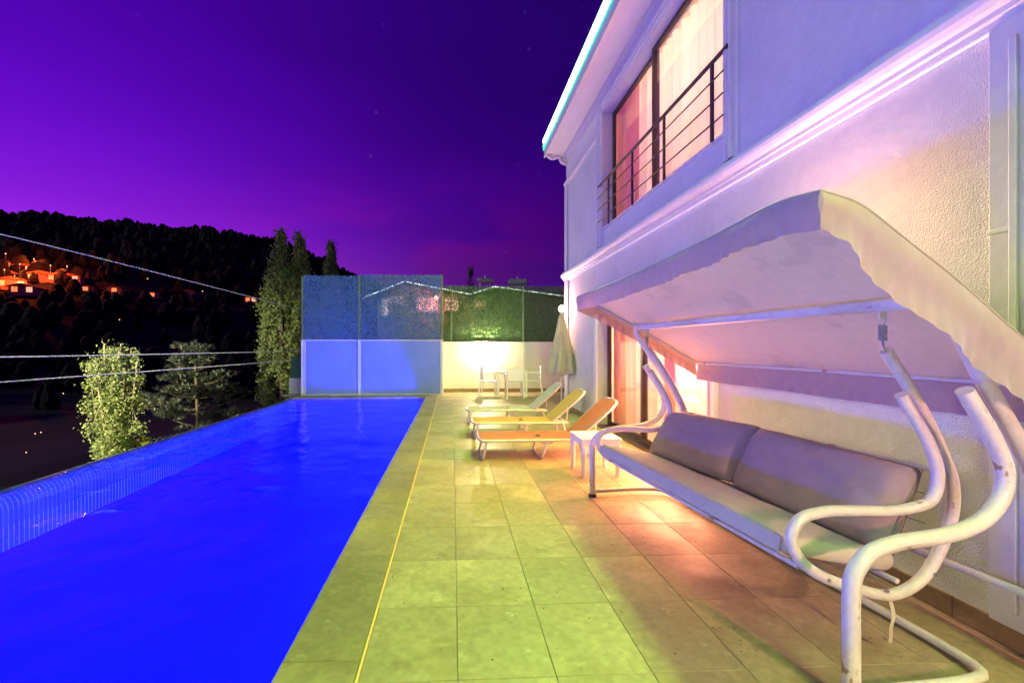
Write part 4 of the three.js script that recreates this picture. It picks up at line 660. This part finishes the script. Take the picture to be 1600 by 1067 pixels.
  function lamp(u, v, k, h, label, group, point) {
    const p = landHit(u, v); if (!p) return; const R = clamp(Math.hypot(p.x, p.z) * 0.0007, 0.014, 0.2); if (!point) h = Math.min(h, R * 14); const t = thing('street_lamp', label, 'street lamp', [p.x, p.y - 0.2, p.z], 0, group); part(t, 'post', cyl(0, 0, h, 0, R * 0.3, R * 0.22, 8), M.steel);
    const s = new THREE.SphereGeometry(R, 10, 8); s.translate(0, h, 0); part(t, 'lantern', s.toNonIndexed(), lampM); if (point) pointLight('street_lamp_light', [1.0, 0.12, 0.02], k, V(p.x, p.y - 0.2 + h, p.z), 8);
  }
  for (const [u, v, k] of [[8, 428, 420], [30, 446, 380], [52, 436, 240], [78, 447, 300], [104, 447, 280], [22, 466, 440], [6, 456, 260]]) lamp(u, v, k, 6, 'orange street lamp among the lit village houses on the hill', 'orange village street lamps', true);
  for (const [u, v] of [[194, 379], [230, 443], [334, 410], [85, 500], [186, 507], [54, 684], [63, 682], [40, 712], [272, 550], [380, 586], [98, 622], [150, 396], [316, 462], [205, 424]]) lamp(u, v, 0, 2.5, 'tiny lone lamp on the dark slope below the wood', 'lone lamps on the slope', false);
}

// ───────────────────────── trees ─────────────────────────
function leafCloud(clumps, perClump, size, seed, { aspect = 0.6, up = 0.2, shape } = {}) {   // clumps: [x, y, z, radius, stretch]
  const rnd = mulberry(seed), P = [], N = [], a = V(0, 0, 0), b = V(0, 0, 0), n = V(0, 0, 0), c = V(0, 0, 0);
  const gauss = () => (rnd() + rnd() + rnd() - 1.5) * 0.95;
  for (const [x, y, z, r, st = 1] of clumps) {
    const m = Math.round(perClump * (0.6 + 0.8 * rnd()));
    for (let k = 0; k < m; k++) {
      const o = V(gauss(), gauss() * st, gauss()); c.set(x + o.x * r, y + o.y * r, z + o.z * r);
      a.set(rnd() - 0.5, rnd() - 0.5 + up, rnd() - 0.5).normalize(); n.set(rnd() - 0.5 + o.x, rnd() - 0.3 + o.y * 0.5, rnd() - 0.5 + o.z).normalize(); b.crossVectors(a, n).normalize(); n.crossVectors(b, a).normalize();
      const s = size * (0.6 + 0.8 * rnd()), w = s * aspect * 0.5, p0 = c.clone(), p1 = c.clone().addScaledVector(a, s * 0.5).addScaledVector(b, w).addScaledVector(n, w * 0.3), p2 = c.clone().addScaledVector(a, s), p3 = c.clone().addScaledVector(a, s * 0.5).addScaledVector(b, -w).addScaledVector(n, w * 0.3);
      for (const q of [p0, p1, p2, p0, p2, p3]) { P.push(q.x, q.y, q.z); N.push(n.x, n.y, n.z); }
    }
  }
  const g = new THREE.BufferGeometry(); g.setAttribute('position', new THREE.Float32BufferAttribute(P, 3)); g.setAttribute('normal', new THREE.Float32BufferAttribute(N, 3)); g.setAttribute('uv', new THREE.Float32BufferAttribute(new Float32Array(P.length / 3 * 2), 2)); return g;
}
const leafMat = (c) => phys(c, 0.7, { side: THREE.DoubleSide, transmission: 0.3, thickness: 0 });
function poplar(u, vTop, d, width, label, seed, m) {
  const top = onD(u, vTop, d), yb = landY(top.x, d) - 0.1, h = top.y - yb, t = thing('poplar_tree', label, 'tree', [top.x, yb, -d]), rnd = mulberry(seed);
  part(t, 'trunk', tube([V(0, 0, 0), V(0.04, h * 0.3, 0.02), V(-0.02, h * 0.65, 0), V(0, h * 0.94, 0)], 0.10, { rad: 8, seg: 12 }), M.bark);
  const cl = [], limbs = [];
  for (let k = 0; k < 190; k++) { const f = Math.pow(rnd(), 0.85), y = h * (0.10 + 0.88 * f), prof = Math.min(1, (1 - f) * 3.2) * Math.min(1, 0.55 + f * 2.4), R = width / 2 * prof * (0.35 + 0.65 * Math.sqrt(rnd())), a = rnd() * 6.283; cl.push([Math.cos(a) * R, y, Math.sin(a) * R, 0.16 + 0.10 * rnd(), 2.1]); if (k % 5 === 0) limbs.push(tube([V(0, y - 0.8, 0), V(Math.cos(a) * R * 0.6, y - 0.35, Math.sin(a) * R * 0.6), V(Math.cos(a) * R, y + 0.1, Math.sin(a) * R)], 0.018, { rad: 5, seg: 4 })); }
  part(t, 'branches', join(limbs), M.bark); part(t, 'crown', leafCloud(cl, 62, 0.125, seed + 1, { aspect: 0.75, up: 0.25 }), m);
}
M.leafPoplar = leafMat([0.20, 0.24, 0.075]); M.leafShrub = leafMat([0.27, 0.31, 0.11]); M.leafPine = leafMat([0.36, 0.42, 0.32]); M.leafYellow = leafMat([0.42, 0.38, 0.06]); M.leafDark = leafMat([0.05, 0.06, 0.04]);
poplar(439, 361, 22, 1.95, 'tall slim poplar with the highest crown beside the hedge fence', 301, M.leafPoplar);
poplar(467, 363, 22.8, 1.6, 'slim poplar partly behind the blue tinted hedge fence', 305, M.leafPoplar);
poplar(517, 380, 29, 1.5, 'poplar tip rising behind the hedge fence', 309, M.leafPoplar);
{
  // cypress beyond the fence
  const d = 26, top = onD(736, 413, d), yb = -2.6, h = top.y - yb, t = thing('cypress_tree', 'dark cypress rising behind the green hedge fence', 'tree', [top.x, yb, -d]), rnd = mulberry(320), cl = [];
  part(t, 'trunk', cyl(0, 0, h * 0.7, 0, 0.12, 0.05, 8), M.bark); for (let k = 0; k < 90; k++) { const f = rnd(), R = 0.42 * Math.min(1, (1 - f) * 2.2) * Math.sqrt(rnd()), a = rnd() * 6.283; cl.push([Math.cos(a) * R, h * (0.08 + 0.9 * f), Math.sin(a) * R, 0.16, 1.8]); } part(t, 'crown', leafCloud(cl, 40, 0.10, 321, { aspect: 0.5, up: 0.5 }), M.leafDark);
}
{
  // leafy multi-stemmed young tree on the slope
  const d = 14, c = onD(178, 600, d), yb = landY(c.x, d) - 0.05, t = thing('leafy_tree', 'bushy young tree with bright yellow green leaves on the slope below the pool', 'tree', [c.x, yb, -d]), rnd = mulberry(330), stems = [], cl = [], H = onD(178, 538, d).y - yb;
  for (let k = 0; k < 15; k++) { const a = k / 15 * 6.283 + rnd(), R = 0.20 + 0.50 * rnd(), h = H * (0.74 + 0.29 * rnd()) * (1 - 0.10 * R), lean = V(Math.cos(a) * R, h, Math.sin(a) * R), m1 = V(lean.x * 0.30, h * 0.35, lean.z * 0.30), m2 = V(lean.x * 0.75, h * 0.7, lean.z * 0.75); stems.push(tube([V(lean.x * 0.08, 0, lean.z * 0.08), m1, m2, lean], 0.022, { rad: 6, seg: 10 }));
    for (let j = 0; j < 15; j++) { const f = 0.28 + 0.72 * (j + rnd()) / 15, p = f < 0.5 ? m1.clone().lerp(m2, (f - 0.25) / 0.4) : m2.clone().lerp(lean, clamp((f - 0.6) / 0.4)), b = rnd() * 6.283, s = (1.15 - f) * 0.38; const q = V(p.x + Math.cos(b) * s, Math.max(0.25, f * h + (rnd() - 0.5) * 0.25), p.z + Math.sin(b) * s); cl.push([q.x, q.y, q.z, 0.15 + 0.08 * rnd(), 1.2]); stems.push(tube([p, q], 0.007, { rad: 4, caps: false })); } }
  part(t, 'stems', join(stems), std([0.34, 0.27, 0.22], 0.9)); part(t, 'crown', leafCloud(cl, 62, 0.075, 331, { aspect: 0.8, up: 0.1 }), M.leafShrub);
}
{
  // pine with layered needle tufts
  const d = 18.5, c = onD(305, 600, d), yb = landY(c.x, d) - 0.05, H = onD(305, 536, d).y - yb, t = thing('pine_tree', 'pine with layered grey green needle tufts on the slope', 'tree', [c.x, yb, -d]), rnd = mulberry(340), br = [], P = [], N = [];
  part(t, 'trunk', tube([V(0, 0, 0), V(0.06, H * 0.4, 0), V(-0.02, H * 0.9, 0)], 0.05, { rad: 8, seg: 10 }), M.bark);
  const tufts = [];
  for (let k = 0; k < 34; k++) { const f = Math.pow((Math.floor(k / 5) * 5 + 2.5 * rnd()) / 34, 0.8), y = H * (0.20 + 0.76 * f), len = (1 - f * 0.82) * 3.3 * (0.5 + 0.55 * rnd()), a = rnd() * 6.283, e = V(Math.cos(a) * len, y + 0.18 + 0.25 * rnd(), Math.sin(a) * len); br.push(tube([V(0, y - 0.12, 0), V(e.x * 0.5, y - 0.02, e.z * 0.5), e], 0.014, { rad: 5, seg: 5 })); for (let j = 0; j < 22; j++) { const g = 0.35 + 0.6 * rnd(); tufts.push(V(e.x * g + (rnd() - 0.5) * 0.35, mixn(y, e.y, g) + (rnd() - 0.3) * 0.22, e.z * g + (rnd() - 0.5) * 0.35)); } }
  for (let k = 0; k < 110; k++) { const f = rnd(), a = rnd() * 6.283, q = (0.15 + 0.75 * rnd()) * (1.15 - f); tufts.push(V(Math.cos(a) * q, H * (0.28 + 0.72 * f), Math.sin(a) * q)); }
  for (const c0 of tufts) for (let j = 0; j < 40; j++) { const a = V(rnd() - 0.5, rnd() - 0.25, rnd() - 0.5).normalize(), n = V(rnd() - 0.5, rnd(), rnd() - 0.5).normalize(), b = V(0, 0, 0).crossVectors(a, n).normalize(), l = 0.12 + 0.12 * rnd(), w = 0.013; const p0 = c0.clone().addScaledVector(b, w), p1 = c0.clone().addScaledVector(b, -w), p2 = c0.clone().addScaledVector(a, l); for (const q of [p0, p1, p2]) { P.push(q.x, q.y, q.z); N.push(n.x, n.y, n.z); } }
  const g = new THREE.BufferGeometry(); g.setAttribute('position', new THREE.Float32BufferAttribute(P, 3)); g.setAttribute('normal', new THREE.Float32BufferAttribute(N, 3));
  part(t, 'branches', join(br), M.bark); part(t, 'crown', g, M.leafPine);
}
{
  const d = 14.5, c = onD(223, 692, d), t = thing('low_shrub', 'low yellow shrub at the foot of the bushy tree', 'shrub', [c.x, c.y - 0.35, -d]), rnd = mulberry(350), cl = []; for (let k = 0; k < 14; k++) cl.push([(rnd() - 0.5) * 0.5, 0.15 + rnd() * 0.35, (rnd() - 0.5) * 0.5, 0.09]); part(t, 'crown', leafCloud(cl, 26, 0.07, 351), M.leafYellow); part(t, 'stem', join([0, 1, 2, 3].map((k) => bar(V((k - 1.5) * 0.03, -0.8, 0), V((k - 1.5) * 0.12, 0.3, (k % 2) * 0.1), 0.012, 5))), M.bark);
  // low hoop-topped garden fence
  const f = thing('hoop_fence', 'low wire fence with hoop tops below the pool', 'fence'); for (let k = 0; k < 12; k++) { const p = onD(236 + k * 9, 688 - k * 1.9, 16), q = onD(245 + k * 9, 686.1 - k * 1.9, 16); part(f, 'hoop', tube([V(p.x, p.y - 0.5, -16), V(p.x, p.y - 0.05, -16), V((p.x + q.x) / 2, p.y + 0.07, -16), V(q.x, p.y - 0.05, -16), V(q.x, p.y - 0.5, -16)], 0.012, { rad: 5, seg: 16 }), M.steel); }
}
// overhead cables
{
  const cable = (pts, label) => { const P = pts.map(([u, v, d]) => { const p = onD(u, v, d); return V(p.x, p.y, -p.d); }); single('overhead_cable', tube(P, 0.0135, { rad: 6, seg: 24 }), std([0.62, 0.60, 0.62], 0.5), label, 'cable'); };
  cable([[-300, 302, 8.0], [0, 366, 10], [220, 420, 12.5], [450, 479, 16], [560, 508, 17.2]], 'steep overhead cable crossing in front of the dark hill');
  cable([[-300, 560, 8.0], [0, 558, 10], [220, 554, 12.5], [460, 549, 16], [560, 547, 17.2]], 'nearly level overhead cable above the lower one');
  cable([[-300, 619, 8.0], [0, 597, 10], [220, 581, 12.5], [460, 563, 16], [560, 556, 17.2]], 'lower overhead cable rising towards the poplars');
}

// ───────────────────────── neighbouring house behind the fence ─────────────────────────
{
  const d = 17.4, P = (u, v) => onD(u, v, d), l = P(566, 466), a1 = P(632, 440), v1 = P(735, 460), a2 = P(772, 448), r = P(905, 466);
  const n = thing('neighbour_house', 'low neighbouring house with lit roof edges seen through the hedge fence', 'house');
  const s = new THREE.Shape(); s.moveTo(l.x + 0.5, -3.5); for (const p of [[l.x + 0.5, l.y - 0.05], [a1.x, a1.y - 0.08], [v1.x, v1.y - 0.08], [a2.x, a2.y - 0.08], [r.x - 0.3, r.y - 0.05]]) s.lineTo(...p); s.lineTo(r.x - 0.3, -3.5);
  const g = new THREE.ExtrudeGeometry(s, { depth: 5, bevelEnabled: false }); g.translate(0, 0, -d - 5.4); part(n, 'wall', metreUV(g), std([0.50, 0.44, 0.42], 0.9));
  const edge = [l, a1, v1, a2, r].map((p) => V(p.x, p.y, -d));
  for (let k = 0; k < 4; k++) {
    const A = edge[k], B = edge[k + 1], q = (p, z) => [p.x, p.y - 0.012, z];
    const pos = [...q(A, -d + 0.02), ...q(B, -d + 0.02), ...q(B, -d - 5.5), ...q(A, -d + 0.02), ...q(B, -d - 5.5), ...q(A, -d - 5.5)]; const low = []; for (let i = 0; i < 6; i++) low.push(pos[i * 3], pos[i * 3 + 1] - 0.07, pos[i * 3 + 2]);
    const f = new THREE.BufferGeometry(); f.setAttribute('position', new THREE.Float32BufferAttribute([...pos, ...low], 3)); f.computeVertexNormals(); part(n, 'roof', metreUV(f), std([0.30, 0.13, 0.09], 0.85));
    part(n, 'roof_led_strip', bar(A.clone().add(V(0, 0.0, 0.06)), B.clone().add(V(0, 0.0, 0.06)), 0.014, 8), glow([0.86, 1.0, 0.88], 4));
    const mid = A.clone().add(B).multiplyScalar(0.5).add(V(0, -0.03, 0.10)); stripLight('roof_led_strip_light', [0.6, 1.0, 0.6], 9, A.distanceTo(B), 0.05, mid, B.clone().sub(A), V(0, -0.5, 1));
  }
  for (const [u0, v0, u1, v1w, m] of [[594, 466, 604, 492, glow([1, 0.7, 0.62], 0.9)], [606, 462, 628, 474, glow([0.9, 0.45, 0.45], 0.5)], [650, 464, 684, 486, glow([1, 0.40, 0.45], 0.6)], [695, 466, 716, 484, glow([1, 0.55, 0.6], 0.7)], [744, 470, 760, 478, glow([1, 0.3, 0.2], 0.8)]]) { const a = P(u0, v1w), b = P(u1, v0); const w = part(n, 'window', bx(a.x, b.x, a.y, b.y, d + 0.33, d + 0.395), m); part(w, 'frame', join(bx(a.x - 0.05, b.x + 0.05, b.y + 0.001, b.y + 0.06, d + 0.31, d + 0.395), bx(a.x - 0.05, b.x + 0.05, a.y - 0.06, a.y - 0.001, d + 0.31, d + 0.395)), M.trim); }
  pointLight('neighbour_porch_light', [1, 0.22, 0.16], 5, V(P(682, 466).x, P(682, 466).y, -d + 0.25), 3); { const p = P(682, 466), w = part(n, 'porch_light', new THREE.SphereGeometry(0.07, 10, 8).toNonIndexed(), glow([1, 0.3, 0.22], 8)); w.position.set(p.x, p.y, -d + 0.25); }
  // solar water heaters on its roof
  for (const [u, v, lab] of [[758, 438, 'slim grey solar water tank with small cap on the neighbour roof'], [809, 441, 'fat greenish solar water tank on the neighbour roof']]) {
    const e = 20.5, p = onD(u, v, e), R = u < 800 ? 0.12 : 0.16, L = u < 800 ? 0.36 : 0.40, t = thing('solar_tank', lab, 'water tank', [p.x, p.y, -e], u < 800 ? 0.25 : -0.1);
    const c = new THREE.CylinderGeometry(R, R, L * 2, 20); c.rotateZ(Math.PI / 2); part(t, 'tank', c.toNonIndexed(), std(u < 800 ? [0.45, 0.45, 0.45] : [0.42, 0.52, 0.40], 0.4)); for (const sx of [-1, 1]) { const q = new THREE.SphereGeometry(R, 16, 8, 0, 6.283, 0, 1.571); q.scale(1, 0.25, 1); q.rotateZ(-sx * Math.PI / 2); q.translate(sx * L, 0, 0); part(t, 'end_cap', q.toNonIndexed(), M.steel); }
    const roofY = landRoof(p.x) - p.y; for (const sx of [-0.7, 0.7]) part(t, 'stand', bar(V(sx * L, -R * 0.8, 0), V(sx * L, Math.min(-R - 0.05, roofY), 0), 0.02, 6), M.steel); part(t, 'valve', cyl(0, R * 0.95, R + 0.1, 0, 0.03), M.steel);
    part(t, 'band', join([-0.5, 0.5].map((k) => { const b = new THREE.TorusGeometry(R + 0.004, 0.01, 6, 20); b.rotateY(Math.PI / 2); b.translate(k * L, 0, 0); return b.toNonIndexed(); })), M.steel);
  }
  function landRoof(x) { for (let k = 0; k < 4; k++) { const A = edge[k], B = edge[k + 1]; if (x >= A.x && x <= B.x) return mixn(A.y, B.y, (x - A.x) / (B.x - A.x)); } return 3.3; }
}

// ───────────────────────── added floodlight and pole out of view, to light the trees ─────────────────────────
{
  const at = V(-12.5, 4.2, -4.5), to = V(-10.3, -0.2, -17), dir = to.clone().sub(at).normalize(), t = thing('added_floodlight', 'added floodlight out of view aimed at the trees on the slope', 'floodlight', [at.x, at.y, at.z]);
  t.quaternion.setFromUnitVectors(V(0, 0, 1), dir);
  part(t, 'housing', rb(-0.12, 0.12, -0.09, 0.09, 0.02, 0.12, 0.02), M.darkPlastic); 
  const lens = new THREE.CircleGeometry(0.075, 20); lens.translate(0, 0, -0.015); part(t, 'lamp_lens', lens.toNonIndexed(), glow([1, 0.95, 0.7], 12));
  const s = new THREE.SpotLight(rgb(1.0, 0.96, 0.55), ADDED_FLOOD_K, 0, 0.40, 0.5, 2); s.name = 'added_floodlight_light'; s.position.copy(at.clone().addScaledVector(dir, 0.05)); s.target.position.copy(to); s.castShadow = true; s.shadow.radius = 4; scene.add(s, s.target);
}
single('added_light_pole', cyl(-12.5, -5, 4.12, -4.3, 0.09, 0.06), M.steel, 'added steel pole out of view carrying the floodlight', 'pole');  // pole added only to carry the unseen floodlight
renderer.render(scene, camera);
